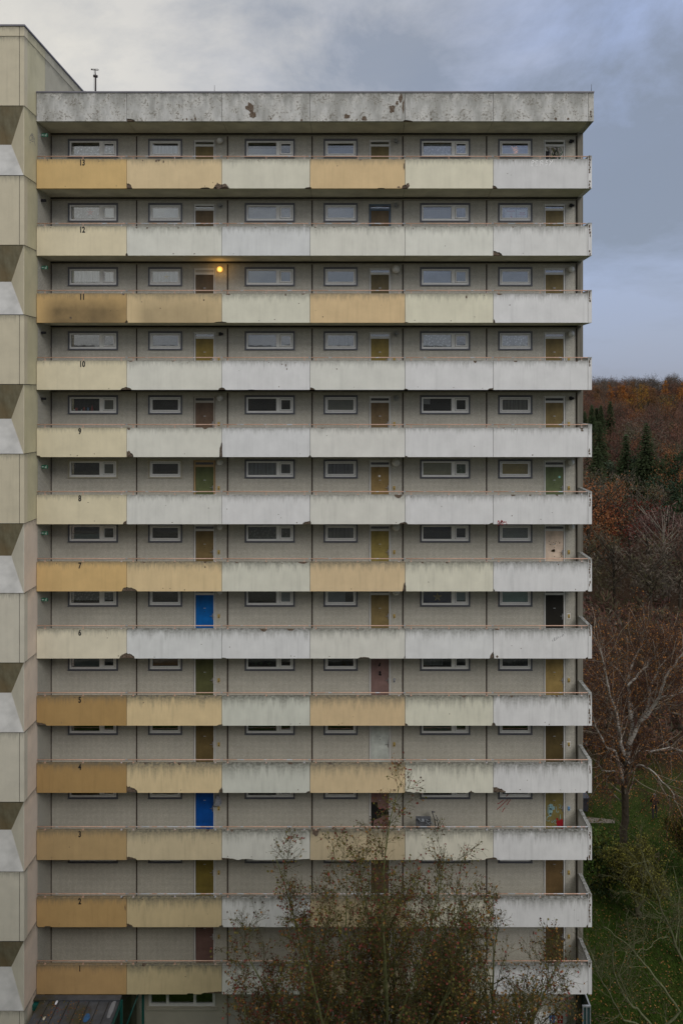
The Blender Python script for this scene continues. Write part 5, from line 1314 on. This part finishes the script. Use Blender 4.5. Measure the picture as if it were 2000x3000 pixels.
# --- hand-laid limbs for the birch and the bare limbs at the lower right
def limb_tree(name, label, cat, base, limbs, Y, cfg, seed, barkm, limbm, twigm, leafm, lsize, hang, mats_leaf):
    r = random.Random(seed); t = thing(name, base, label, cat); WORLD[t.name] = Vector(base); mbs = [MB(), MB()]; lv = []
    for pts, r0, r1, dy in limbs:
        if cat == 'tree' and name == 'bare_tree': r0, r1 = r0 * .72, r1 * .72
        pp = []
        for j, p in enumerate(pts):
            if isinstance(p, Vector): pp.append(p)
            else: pp.append(P(p[0], p[1], Y + dy * j / max(1, len(pts) - 1)))
        # finer polyline
        fine = []
        for a_, b_ in zip(pp, pp[1:]):
            for k in range(3): fine.append(a_.lerp(b_, k / 3) + Vector((r.gauss(0, .03), r.gauss(0, .05), r.gauss(0, .03))))
        fine.append(pp[-1]); n = len(fine)
        mbs[0].tube(fine, [r0 + (r1 - r0) * k / (n - 1) for k in range(n)], 7, 0 if r0 > (.24 if name == 'birch' else .1) else 1)
        tot = sum((b_ - a_).length for a_, b_ in zip(fine, fine[1:]))
        for k in range(int(tot * cfg[0]['dens'])):
            i = r.randint(int(n * (.45 if r0 > .24 else .15)), n - 2); q = fine[i].lerp(fine[i + 1], r.random()); dd = rot_dir((fine[i + 1] - fine[i]).normalized(), R(r.uniform(25, 60)), r)
            grow(mbs, lv, q, dd, cfg[1]['len'] * r.uniform(.5, 1.2), max(.012, (r0 + (r1 - r0) * i / n) * .26), 1, cfg, r)
    obj('trunk', mbs[0], [barkm, limbm], t); leaf_quads(mbs[1], lv, lsize, mats_leaf, r, hang)
    obj('crown', mbs[1], [M['birchside'] if cat == 'tree' and name == 'birch' else limbm, twigm] + leafm, t)
YBi = 48.5
bb = Vector((wx(1822, YBi), YBi, GZ))
cfgB = [dict(dens=4.2), dict(seg=7, wig=.12, up=.045, tip=.3, part=1, k=4, mat=0, kids=(6, 8), ang=(20, 50), rr=.55, len=2.6, min=.013, **{'from': .2}),
        dict(seg=6, wig=.14, up=-.10, tip=.5, part=1, k=3, mat=1, kids=(5, 7), ang=(20, 50), rr=.6, len=1.6, min=.008, leaf=(0, 2), **{'from': .15}),
        dict(seg=4, wig=.12, up=-.16, tip=.7, part=1, k=3, mat=1, kids=(0, 0), ang=(0, 0), rr=1, len=.9, min=.006, leaf=(0, 2), **{'from': 0})]
limbs = [([bb, P(1828, 2400, YBi), P(1826, 2300, YBi), P(1832, 2240, YBi)], .26, .2, 0),
         ([(1828, 2300), (1800, 2205), (1775, 2190), (1745, 2130), (1735, 2090)], .13, .025, -1), ([(1832, 2240), (1815, 2150), (1800, 2080), (1778, 2015), (1772, 1965), (1757, 1900)], .15, .022, -2),
         ([(1832, 2240), (1846, 2160), (1852, 2080), (1838, 2010), (1812, 1965), (1785, 1945)], .15, .022, 2), ([(1848, 2110), (1842, 2060), (1835, 2010), (1850, 1950), (1872, 1900), (1888, 1870)], .12, .02, 3),
         ([(1836, 2200), (1868, 2120), (1895, 2070), (1905, 2015), (1930, 1955), (1950, 1930)], .14, .022, 1), ([(1870, 2118), (1905, 2085), (1930, 2040), (1950, 1980), (1985, 1930), (2015, 1900)], .13, .022, -2),
         ([(1930, 2045), (1975, 2035), (2020, 2020)], .06, .03, 1), ([(1836, 2240), (1870, 2200), (1920, 2200), (1960, 2190), (2010, 2205)], .07, .03, 2), ([(1834, 2270), (1870, 2240), (1900, 2250), (1940, 2290), (1965, 2320), (1976, 2350)], .07, .02, -3),
         ([(1826, 2260), (1780, 2260), (1762, 2258), (1752, 2230)], .06, .02, -1), ([(1815, 2160), (1790, 2090), (1782, 2070)], .05, .02, 2), ([(1838, 2010), (1870, 1975), (1900, 1935), (1935, 1915), (1955, 1905)], .08, .02, 4)]
limb_tree('birch', 'white stemmed birch with orange leaves on the lawn right of the block', 'tree', bb, limbs, YBi, cfgB, 77, M['birchbase'], M['birch'], M['birchtwig'], [M['leaf_o'], M['leaf_y']], .085, 1.2, [2, 2, 3])
cfgC = [dict(dens=1.9), dict(seg=7, wig=.13, up=.03, tip=.3, part=1, k=4, mat=0, kids=(4, 7), ang=(25, 60), rr=.55, len=1.7, min=.008, **{'from': .15}),
        dict(seg=5, wig=.16, up=.02, tip=.5, part=1, k=3, mat=0, kids=(2, 4), ang=(25, 60), rr=.6, len=.8, min=.006, **{'from': .15}),
        dict(seg=3, wig=.18, up=.02, tip=.7, part=1, k=3, mat=1, kids=(0, 0), ang=(0, 0), rr=1, len=.4, min=.005, leaf=(0, 0), **{'from': 0})]
YC = 33.5
bC = Vector((wx(1960, YC), YC, GZ)); 
limb_tree('bare_tree', 'leaning bare tree with lichen grey limbs at the lower right corner', 'tree', bC,
          [([bC, P(1935, 3030, YC)], .16, .12, 0), ([(1935, 3030), (1895, 2990), (1850, 2945), (1815, 2900), (1797, 2850), (1792, 2800), (1796, 2775)], .08, .02, -1), ([(1935, 3030), (1990, 2960), (1945, 2900), (1900, 2840), (1860, 2795), (1835, 2765), (1800, 2735), (1765, 2715)], .08, .018, 1),
           ([(1840, 2935), (1810, 2860), (1835, 2790), (1850, 2770)], .035, .012, 1), ([(1935, 3030), (1825, 2990), (1795, 2930), (1765, 2880), (1745, 2845), (1732, 2800)], .06, .015, -2), ([(1862, 2800), (1890, 2775), (1920, 2755), (1955, 2745)], .03, .012, .5)],
          YC, cfgC, 91, M['bark'], M['lichendark'], M['twigdark'], [M['leaf_a'], M['leaf_b']], .05, .3, [2, 3])
YD = 39.0
bD = Vector((wx(2075, YD), YD, GZ))
limb_tree('bare_tree', 'bare tree reaching in from the right edge over the lawn', 'tree', bD,
          [([bD, P(2040, 2880, YD)], .17, .13, 0), ([(2040, 2880), (1985, 2790), (1955, 2710), (1938, 2670), (1922, 2625), (1905, 2570), (1895, 2520)], .11, .02, -1), ([(1940, 2680), (1905, 2650), (1880, 2630), (1850, 2605)], .035, .01, 1), ([(1975, 2760), (1990, 2700), (1985, 2620), (1970, 2540)], .05, .015, 2),
           ([(1950, 2700), (1920, 2680), (1895, 2690), (1870, 2692)], .03, .01, 0), ([(1990, 2800), (1985, 2740), (2000, 2680), (2010, 2600)], .05, .02, -1), ([(1905, 2570), (1880, 2500), (1860, 2450)], .03, .01, 1)],
          YD, cfgC, 93, M['bark'], M['lichendark'], M['twigdark'], [M['leaf_y'], M['leaf_b']], .05, .3, [2, 3])

# --- leaf-cloud crowns for shrubs and far trees
def clump_mesh(mb, r, centre, rx, ry, rz, nclump, nleaf, size, mats, upright=0.3, elong=1.0, clump=.34):
    cs = []
    for _ in range(nclump):
        while True:
            v = Vector((r.uniform(-1, 1), r.uniform(-1, 1), r.uniform(-1, 1)))
            if .35 < v.length < 1: break
        cs.append((Vector((centre.x + v.x * rx, centre.y + v.y * ry, centre.z + v.z * rz)), r.choice(mats), v))
    for c, m, v in cs:
        for _ in range(nleaf):
            o = Vector((r.gauss(0, 1), r.gauss(0, 1), r.gauss(0, .8)))
            p = c + Vector((o.x * rx, o.y * ry, o.z * rz)) * clump * .55
            s = size * r.uniform(.5, 1.4)
            a = (Vector((r.gauss(0, 1), r.gauss(0, 1), r.gauss(0, 1))) + Vector((v.x, v.y, v.z + .6)) * upright * 2).normalized() * s * elong
            b = a.cross(Vector((r.gauss(0, 1), r.gauss(0, 1), r.gauss(0, 1)))).normalized() * s * .5 / max(1, elong * .8)
            mb.add([p - a * .5, p + b, p + a * .5, p - b], [(0, 1, 2, 3)], m if r.random() < .75 else r.choice(mats))
def fol(name, c, var=.3): return plain(name, c, .85, .15, var, .6)
LV = dict(brown=fol('wood_brown', (.115, .066, .045)), rust=fol('wood_rust', (.165, .072, .036)), grey=fol('wood_grey', (.105, .088, .07)), maroon=fol('wood_maroon', (.105, .05, .042)), olive=fol('wood_olive', (.085, .076, .042)),
          gold=fol('larch_gold', (.27, .13, .03)), orange=fol('larch_orange', (.27, .105, .028)), tan=fol('larch_tan', (.15, .082, .04)), spruce=fol('spruce_needles', (.022, .032, .012)), spruce2=fol('spruce_needles_light', (.028, .045, .018)),
          pine=fol('pine_needles', (.05, .07, .045)), pine2=fol('pine_needles_dark', (.024, .042, .024)), yellow=fol('leaf_gold', (.25, .14, .022)), oak=fol('oak_rust', (.19, .075, .028)), red=fol('beech_red', (.11, .022, .014)), pink=fol('birch_haze', (.115, .07, .062)),
          green=fol('shrub_green', (.06, .10, .02)), green2=fol('shrub_olive', (.10, .10, .02)), skyl=fol('bare_skyline', (.07, .058, .055)))
def broad(mb, trunk, r, H, W_, mats, bare=True, tk=0):
    trunk.tube([(0, 0, -.5), (.1 * r.gauss(0, 1), .1, H * .3), (.2 * r.gauss(0, 1), .1, H * .6), (0, 0, H * .85)], [.02 * H, .016 * H, .01 * H, .004 * H], 6, tk)
    for _ in range(16):
        a_ = r.uniform(0, 6.28); z = H * r.uniform(.28, .7); l = W_ * r.uniform(.35, .52)
        trunk.tube([(0, 0, z), (l * .5 * math.cos(a_), l * .5 * math.sin(a_), z + l * .45), (l * math.cos(a_), l * math.sin(a_), z + l * .95)], [.008 * H, .005 * H, .002 * H], 4, tk, False)
    clump_mesh(mb, r, Vector((0, 0, H * .60)), W_ * .5, W_ * .5, H * .38, 30, 62 if bare else 80, .27 if bare else .23, mats, .55 if bare else .25, 2.8 if bare else 1.2, .34)
def spruce(mb, trunk, r, H, W_, mats, tk=0, sparse=1.0):
    trunk.tube([(0, 0, -.5), (0, 0, H * .98)], [.018 * H, .003 * H], 6, tk)
    z = H * .06; 
    while z < H * .99:
        f = 1 - z / H; rad = W_ * .56 * (f ** .75) * r.uniform(.82, 1.12); n = max(6, int(20 * f * sparse) + 6)
        for k in range(n):
            a_ = 2 * math.pi * (k + r.random()) / n; L = rad * r.uniform(.7, 1.15); d = Vector((math.cos(a_), math.sin(a_), 0))
            m = r.choice(mats); segs = max(2, int(L / .5))
            for j in range(segs):
                t = (j + r.random()) / segs; p = Vector((0, 0, z)) + d * (L * t) + Vector((0, 0, -.42 * L * t * t + .1 * L * t))
                w = .62 * (1.1 - .5 * t) * r.uniform(.7, 1.3); sd_ = Vector((-d.y, d.x, 0))
                tip = p + d * w * 1.1 + Vector((0, 0, -.3 * w))
                mb.add([p + sd_ * w * .55 + Vector((0, 0, -.16)), tip, p - sd_ * w * .55 + Vector((0, 0, -.16)), p + Vector((0, 0, .14))], [(0, 1, 3), (1, 2, 3)], m)
        z += H * .022 * r.uniform(.8, 1.2)
def solve_Y(py, H, lo=95, hi=440):
    f = lambda Y: gz_(wx(1850, Y), Y) + H - (CH + (CY - py) * Y / F)
    a_, b_ = lo, hi
    if f(a_) * f(b_) > 0: return a_ if abs(f(a_)) < abs(f(b_)) else b_
    for _ in range(50):
        m = (a_ + b_) / 2
        if f(a_) * f(m) <= 0: b_ = m
        else: a_ = m
    return (a_ + b_) / 2
# px, apex py, height, width, kind, materials, label
FT = [
 (1747, 1131, 14, 6.0, 'larch', 'tan', 'dull brown larch at the left end of the hilltop row by the block'),
 (1785, 1124, 13, 5.5, 'larch', 'orange', 'small bright orange larch tip, second from the block on the hillside'),
 (1814, 1130, 13, 5.0, 'larch', 'tan orange', 'left one of two touching orange larches on the hillside'),
 (1824, 1127, 13, 5.0, 'larch', 'orange', 'right one of two touching orange larches on the hillside'),
 (1852, 1111, 15, 6.0, 'larch', 'tan', 'tallest pale brown larch near the middle of the skyline'),
 (1842, 1130, 12, 6.5, 'broad', 'tan orange', 'rounded orange brown tree below the tallest pale larch'),
 (1878, 1121, 14, 7.0, 'egg', 'yellow gold', 'golden yellow egg shaped tree on the upper hillside'),
 (1898, 1116, 14, 9.0, 'broad', 'oak rust', 'rust red oak right beside the golden tree'),
 (1914, 1134, 13, 5.0, 'larch', 'tan', 'dull pointed larch right of the rust red oak'),
 (1947, 1113, 15, 6.0, 'larch', 'gold orange', 'bright orange larch below the skyline towards the right edge'),
 (1996, 1118, 15, 8.0, 'larch', 'gold orange', 'bright orange larch cut by the right edge of the view'),
 (1962, 1144, 13, 9.0, 'broad', 'yellow olive', 'olive gold broad tree below the right orange larch'),
 (1866, 1150, 13, 9.0, 'broad', 'yellow rust', 'gold brown broad tree below the golden egg shaped one'),
 (1786, 1174, 14, 6.0, 'spruce', 'spruce spruce2', 'highest spruce of the dark cluster next to the block'),
 (1759, 1185, 14, 5.0, 'spruce', 'spruce', 'slim spruce in the middle of the dark cluster by the block'),
 (1746, 1192, 13, 4.5, 'spruce', 'spruce', 'shortest slim spruce within the dark cluster by the block'),
 (1732, 1183, 15, 6.0, 'spruce', 'spruce spruce2', 'second spruce from the block within the dark cluster'),
 (1711, 1202, 15, 5.5, 'spruce', 'spruce', 'spruce half hidden by the wall of the block'),
 (1753, 1230, 17, 9.0, 'spruce', 'spruce', 'large dark spruce below the cluster next to the white parapets'),
 (1892, 1236, 19, 9.0, 'spruce', 'spruce', 'biggest dark spruce standing in the middle of the wooded slope'),
 (1832, 1269, 16, 7.5, 'spruce', 'spruce spruce2', 'mid green spruce just left of the biggest dark one'),
 (1748, 1308, 15, 7.0, 'spruce', 'spruce', 'lowest dark spruce beside the white parapets'),
 (1838, 1326, 12, 9.0, 'pine', 'pine pine2', 'blue green pine below the mid green spruce'),
 (1891, 1326, 12, 7.0, 'pine', 'pine pine2', 'blue green pine at the foot of the biggest spruce'),
 (1982, 1312, 15, 7.0, 'pine', 'pine2 spruce2', 'dark green pine among orange oaks near the right edge'),
 (1940, 1395, 12, 8.0, 'pine', 'pine2 spruce', 'low dark pine beneath the orange oaks near the right edge'),
 (1994, 1400, 15, 6.0, 'pine', 'spruce2 pine2', 'green pine cut by the right edge low on the slope'),
 (1990, 1296, 15, 9.0, 'broad', 'oak tan', 'orange oak behind the dark pine near the right edge'),
 (1965, 1375, 12, 8.0, 'broad', 'oak tan', 'orange oak in front of the pines near the right edge'),
 (1757, 1372, 16, 11., 'broad', 'oak rust tan', 'orange leaved tree standing right against the block'),
 (1722, 1420, 15, 8.0, 'broad', 'oak rust', 'rusty tree half hidden by the block below the orange one'),
 (1843, 1445, 12, 12., 'broad', 'red', 'dark red beech low on the slope'),
 (1895, 1400, 13, 10., 'bare', 'grey olive', 'grey bare tree above the dark red beech'),
 (1942, 1465, 14, 9.0, 'birch', 'pink', 'bare birch with pinkish twigs and white stems on the slope'),
]
trunkm = plain('dark_trunk', (.06, .052, .04), .95, .1); M['birchstem'] = plain('far_birch_stem', (.2, .18, .15), .9, .1)
feat = []
for k, (px, py, H, Wd, kind, ms, lab) in enumerate(FT):
    r = random.Random(1000 + k); Y = solve_Y(py, H); x = wx(px, Y); z = gz_(x, Y); feat.append((px, py, Y, Wd, H))
    crown, trunk = MB(), MB(); names = ms.split(); mi = list(range(len(names)))
    if kind == 'spruce': spruce(crown, trunk, r, H, Wd, mi)
    elif kind == 'larch':
        trunk.tube([(0, 0, -.5), (0, 0, H * .97)], [.016 * H, .003 * H], 6)
        for q in range(150):
            f = r.random() ** .6; zz = H * (1.0 - .94 * f); rr = Wd * .56 * f ** .8 * math.sqrt(r.random()); a_ = r.uniform(0, 6.28)
            clump_mesh(crown, r, Vector((rr * math.cos(a_), rr * math.sin(a_), zz)), .7, .7, .55, 2, 9, .3, mi, .5, 1.8, .9)
    elif kind == 'egg':
        broad(crown, trunk, r, H, Wd * .9, mi, False)
    elif kind in ('broad',): broad(crown, trunk, r, H, Wd, mi, False)
    elif kind == 'pine':
        trunk.tube([(0, 0, -.5), (.2, 0, H * .5), (0, 0, H * .9)], [.25, .18, .06], 6)
        clump_mesh(crown, r, Vector((0, 0, H * .66)), Wd * .5, Wd * .5, H * .34, 16, 110, .3, mi, .5, 1.6, .3)
    elif kind == 'bare': broad(crown, trunk, r, H, Wd, mi, True)
    elif kind == 'birch':
        broad(crown, trunk, r, H, Wd, mi, True)
        for q in range(5): 
            xx = r.uniform(-1.4, 1.4); trunk.tube([(xx * .3, -.6, -.3), (xx * .7, -1.2, H * .45), (xx * 1.5, -1.6, H * .9)], [.09, .06, .02], 5)
    t = thing({'spruce': 'spruce', 'larch': 'larch', 'pine': 'pine_tree', 'birch': 'birch', 'broad': 'oak', 'egg': 'golden_tree', 'bare': 'bare_tree'}[kind], (x, Y, z), lab, 'tree', 'trees standing out on the wooded hillside')
    WORLD[t.name] = Vector((0, 0, 0))
    for nm, mb_, mts in (('trunk', trunk, [M['birchstem'] if kind == 'birch' else trunkm]), ('crown', crown, [LV[q] for q in names])):
        o = bpy.data.objects.new(nm, mb_.mesh(nm, mts)); COL.objects.link(o); o.parent = t
# the rest of the wood: one mass of bare brown trees
protos = []
kinds = [('brown', 'maroon'), ('rust', 'brown'), ('grey', 'brown'), ('maroon', 'brown'), ('olive', 'grey'), ('grey', 'olive'), ('skyl', 'grey'), ('rust', 'oak')]
allm = sorted({q for k in kinds for q in k}); midx = {q: i + 1 for i, q in enumerate(allm)}
for v in range(4):
    r = random.Random(60 + v); mb = MB(); broad(mb, mb, r, 14, 9.5, [1, 2], True, 0)
    # trunk faces carry material 0, crown 1 or 2
    V = np.array(mb.v, dtype=np.float64); protos.append((V, mb.f, mb.m))
r = random.Random(4242); wood = MB(); placed = []; tries = 0
while tries < 9000 and len(placed) < 330:
    tries += 1
    Y = r.uniform(96, 455) if r.random() < .8 else r.uniform(400, 455)
    px = r.uniform(1560, 2110); x = wx(px, Y); H = r.uniform(11, 15.5); sc_ = H / 14; wd = 9.5 * sc_ * r.uniform(.85, 1.1)
    if any((x - a_) ** 2 + (Y - b_) ** 2 < (3.6 + Y * .006) ** 2 for a_, b_ in placed): continue
    top = CY - (gz_(x, Y) + H - CH) * F / Y; hw = wd * .5 * F / Y
    bad = False
    for fpx, fpy, fY, fW, fH in feat:
        fw = fW * .5 * F / fY
        vis = min(fH * F / fY * .75, 105 if 1220 < fpy < 1290 else 60 if fpy > 1170 else 30)
        if Y < fY + 1 and abs(px - fpx) < hw * .8 + fw * .6 and top < fpy + vis: bad = True; break
        if abs(Y - fY) < 4 and abs(px - fpx) < (hw + fw) * .4: bad = True; break
    if bad or (Y > 400 and top < 1093 + r.uniform(0, 12)): continue
    placed.append((x, Y)); V, Fc, Mm = r.choice(protos)
    a_ = r.uniform(0, 6.28); ca, sa_ = math.cos(a_), math.sin(a_); ws = wd / 9.5
    if Y > 380: kd = kinds[r.choice((6, 6, 6, 2))]
    elif Y > 240: kd = kinds[r.choice((0, 0, 1, 1, 2, 3, 7, 3))]
    elif Y > 150: kd = kinds[r.choice((0, 2, 3, 3, 1, 4))]
    else: kd = kinds[r.choice((2, 4, 5, 5, 0, 4))]
    Q = np.empty_like(V); Q[:, 0] = (V[:, 0] * ca - V[:, 1] * sa_) * ws + x; Q[:, 1] = (V[:, 0] * sa_ + V[:, 1] * ca) * ws + Y; Q[:, 2] = V[:, 2] * sc_ + gz_(x, Y)
    o_ = len(wood.v); wood.v.extend(map(tuple, Q.tolist())); wood.f.extend([tuple(i + o_ for i in f_) for f_ in Fc]); wood.m.extend([0 if m_ == 0 else midx[kd[m_ - 1]] for m_ in Mm])
wood.sm = [False] * len(wood.f)
tag(obj('woodland', wood, [trunkm] + [LV[q] for q in allm]), 'mass of bare brown and russet trees covering the hillside', 'wood', None, 'stuff')
# scrub at the foot of the slope
mb = MB(); r = random.Random(81)
for _ in range(95):
    Y = r.uniform(60, 104); px = r.uniform(1600, 2080); x = wx(px, Y); h = r.uniform(1.5, 4.5)
    clump_mesh(mb, r, Vector((x, Y, gz_(x, Y) + h * .5)), h * .6, h * .6, h * .5, 7, 40, .28, [0, 1, 2, 3], .7, 2.6, .5)
tag(obj('undergrowth', mb, [LV['brown'], LV['grey'], LV['olive'], LV['maroon']]), 'tangled bare undergrowth along the edge of the wood', 'undergrowth', None, 'stuff')
def shrub(px, py, w, h, ms, name, label, seed, n=26, leaf=70, size=.16):
    base = gp(px, py); r = random.Random(seed); t = thing(name, base, label, 'shrub'); WORLD[t.name] = Vector(base)
    mb = MB(); clump_mesh(mb, r, base + Vector((0, 0, h * .52)), w * .5, w * .5, h * .48, n, leaf, size, list(range(len(ms))), .3, 1.3, .4)
    st = MB()
    for _ in range(9):
        a_ = r.uniform(0, 6.28); st.tube([base, base + Vector((w * .2 * math.cos(a_), w * .2 * math.sin(a_), h * .5)), base + Vector((w * .42 * math.cos(a_), w * .42 * math.sin(a_), h * .85))], [.04, .025, .01], 5)
    obj('stems', st, M['bark'], t); obj('foliage', mb, [LV[q] for q in ms], t)
shrub(1772, 2625, 2.7, 3.4, ['green', 'green2', 'spruce2'], 'shrub', 'green leafy shrub on the lawn close to the block', 5, 44, 80, .12)
shrub(1890, 1880, 4.2, 2.4, ['green2', 'olive', 'yellow'], 'shrub', 'yellow green bush at the edge of the wood', 6)
shrub(1880, 2560, 2.4, 1.5, ['green2', 'olive'], 'shrub', 'low olive bush on the lawn under the birch', 8, 18, 60, .12)
# fallen leaves
mb = MB(); r = random.Random(15)
for _ in range(6500):
    py = r.uniform(2050, 3010); px = r.uniform(1640, 2060); c = gp(px, py)
    if py > 2500 and r.random() < .35: continue
    s_ = r.uniform(.03, .065); a_ = r.uniform(0, 6.28); u = Vector((math.cos(a_), math.sin(a_), r.uniform(-.2, .5))) * s_; v = Vector((-math.sin(a_), math.cos(a_), r.uniform(-.2, .3))) * s_ * .6
    c.z = GZ + .04; mb.add([c - u, c + v, c + u, c - v], [(0, 1, 2, 3)], r.choice((0, 0, 1, 1, 2, 3)))
tag(obj('fallen_leaves', mb, [M['leaf_y'], M['leaf_d'], M['leaf_b'], M['leaf_c']]), 'brown and orange leaves strewn over the lawn', 'fallen leaves', None, 'stuff')
# grass blades near the block
mb = MB(); r = random.Random(16)
for _ in range(26000):
    py = r.uniform(2150, 3010); px = r.uniform(1660, 2040); c = gp(px, py); h = r.uniform(.05, .14); a_ = r.uniform(0, 6.28); w_ = .02
    d = Vector((math.cos(a_), math.sin(a_), 0)) * w_
    mb.add([c - d, c + d, c + Vector((r.gauss(0, .05), r.gauss(0, .05), h))], [(0, 1, 2)], r.choice((0, 0, 1)))
tag(obj('grass', mb, [plain('grass_blade', (.03, .06, .006), .8, .2, .4, 1), plain('grass_blade_dry', (.055, .068, .012), .8, .2, .4, 1)]), 'short wet grass of the lawn', 'grass', None, 'stuff')

# ================================================================== the person on the lawn
pb = gp(1916, 2399); 
def person(base, yaw):
    H = 1.72; k = H / 1.8
    J = {'pelvis': (0, 0, .98), 'waist': (0, .01, 1.12), 'chest': (0, .0, 1.34), 'neck': (0, .03, 1.50), 'throat': (0, .045, 1.57), 'head': (0, .06, 1.66), 'crown': (0, .05, 1.755)}
    E = [('pelvis', 'waist'), ('waist', 'chest'), ('chest', 'neck'), ('neck', 'throat'), ('throat', 'head'), ('head', 'crown')]
    Rr = {'pelvis': (.165, .125), 'waist': (.155, .12), 'chest': (.18, .135), 'neck': (.085, .08), 'throat': (.056, .058), 'head': (.085, .1), 'crown': (.06, .075)}
    for s, n in ((-1, 'l'), (1, 'r')):
        fwd = .09 * s
        J.update({'sh' + n: (s * .2, .0, 1.43), 'el' + n: (s * .27, .02, 1.15), 'wr' + n: (s * .15, .24, 1.06), 'hip' + n: (s * .095, 0, .92), 'kn' + n: (s * .1, .03 + fwd, .5), 'an' + n: (s * .1, -.03 + fwd * 1.6, .09), 'to' + n: (s * .12, .14 + fwd * 1.6, .05)})
        E += [('chest', 'sh' + n), ('sh' + n, 'el' + n), ('el' + n, 'wr' + n), ('pelvis', 'hip' + n), ('hip' + n, 'kn' + n), ('kn' + n, 'an' + n), ('an' + n, 'to' + n)]
        Rr.update({'sh' + n: (.08, .08), 'el' + n: (.058, .058), 'wr' + n: (.038, .035), 'hip' + n: (.1, .1), 'kn' + n: (.068, .068), 'an' + n: (.05, .05), 'to' + n: (.045, .035)})
    names = list(J); me = bpy.data.meshes.new('skeleton'); me.from_pydata([J[n] for n in names], [(names.index(a_), names.index(b_)) for a_, b_ in E], [])
    o = bpy.data.objects.new('skeleton', me); COL.objects.link(o)
    o.modifiers.new('skin', 'SKIN'); sv = me.skin_vertices[0].data
    for i, n in enumerate(names): sv[i].radius = Rr[n]; sv[i].use_root = (n == 'pelvis')
    o.modifiers.new('sub', 'SUBSURF').levels = 2
    bpy.context.view_layer.update()
    body = bpy.data.meshes.new_from_object(o.evaluated_get(bpy.context.evaluated_depsgraph_get()))
    bpy.data.objects.remove(o)
    mats = [plain('dark_coat', (.02, .017, .015), .8, .2, .2, 12), plain('dark_trousers', (.026, .027, .032), .8, .2, .2, 12), plain('skin', (.42, .25, .19), .6), plain('shoe_leather', (.03, .028, .028), .5), plain('grey_hair', (.30, .30, .32), .8, .2, .25, 40)]
    body.materials.clear()
    for m_ in mats: body.materials.append(m_)
    for p in body.polygons:
        c = p.center; p.use_smooth = True
        p.material_index = 2 if c.z > 1.53 else 1 if (c.z < .9 and c.z > .12) else 3 if c.z <= .12 else 0
    t = thing('person', base, 'grey haired person in a dark coat standing on the lawn', 'person'); t.rotation_euler = (0, 0, yaw); t.scale = (k, k, k)
    b = bpy.data.objects.new('body', body); COL.objects.link(b); b.parent = t
    hd = MB()      # hair cap, ears, nose, eyes, mouth
    hd.ball((0, .035, 1.70), .112, 0, 16, 10, (.88, 1.0, .92)); hd.ball((0, .02, 1.64), .09, 0, 12, 8, (.95, .9, .8))
    h_ = bpy.data.objects.new('hair', hd.mesh('hair', mats[4])); COL.objects.link(h_); h_.parent = t
    fc = MB()
    fc.ball((0, .152, 1.64), .018, 0, 8, 6, (.8, 1.2, 1.4)); 
    for s in (-1, 1):
        fc.ball((s * .09, .055, 1.65), .026, 0, 8, 6, (.4, .8, 1.2)); fc.ball((s * .033, .142, 1.668), .011, 1, 8, 6)
    fc.ball((0, .142, 1.605), .022, 2, 8, 6, (1.1, .4, .3))
    f_ = bpy.data.objects.new('face', fc.mesh('face', [mats[2], plain('eye', (.05, .04, .04), .2), plain('lips', (.35, .14, .12), .5)])); COL.objects.link(f_); f_.parent = t
    for s in (-1, 1):
        hm = MB(); w = Vector((s * .15, .24, 1.06)); fwd = Vector((-s * .45, .85, -.2)).normalized(); side = Vector((0, 0, 1)).cross(fwd).normalized(); dn = side.cross(fwd)
        pts = [w, w + fwd * .04, w + fwd * .085]
        hm.tube(pts, [.03, .036, .034], 8)
        for j, (off, l) in enumerate(((-.028, .065), (-.009, .078), (.010, .073), (.028, .056))):
            b0_ = w + fwd * .085 + Vector((0, 0, off)); bend = side * (s * .25)
            hm.tube([b0_, b0_ + fwd * l * .45, b0_ + (fwd + bend).normalized() * l * .8, b0_ + (fwd + bend * 2.2).normalized() * l], [.0095, .009, .008, .006], 6)
        b0_ = w + fwd * .035 + Vector((0, 0, .03)); hm.tube([b0_, b0_ + (fwd + Vector((0, 0, .9))).normalized() * .035, b0_ + (fwd * 1.4 + Vector((0, 0, .8))).normalized() * .065], [.012, .011, .008], 6)
        q = bpy.data.objects.new('hand', hm.mesh('hand', mats[2])); COL.objects.link(q); q.parent = t
    return t
person(pb, R(-25))
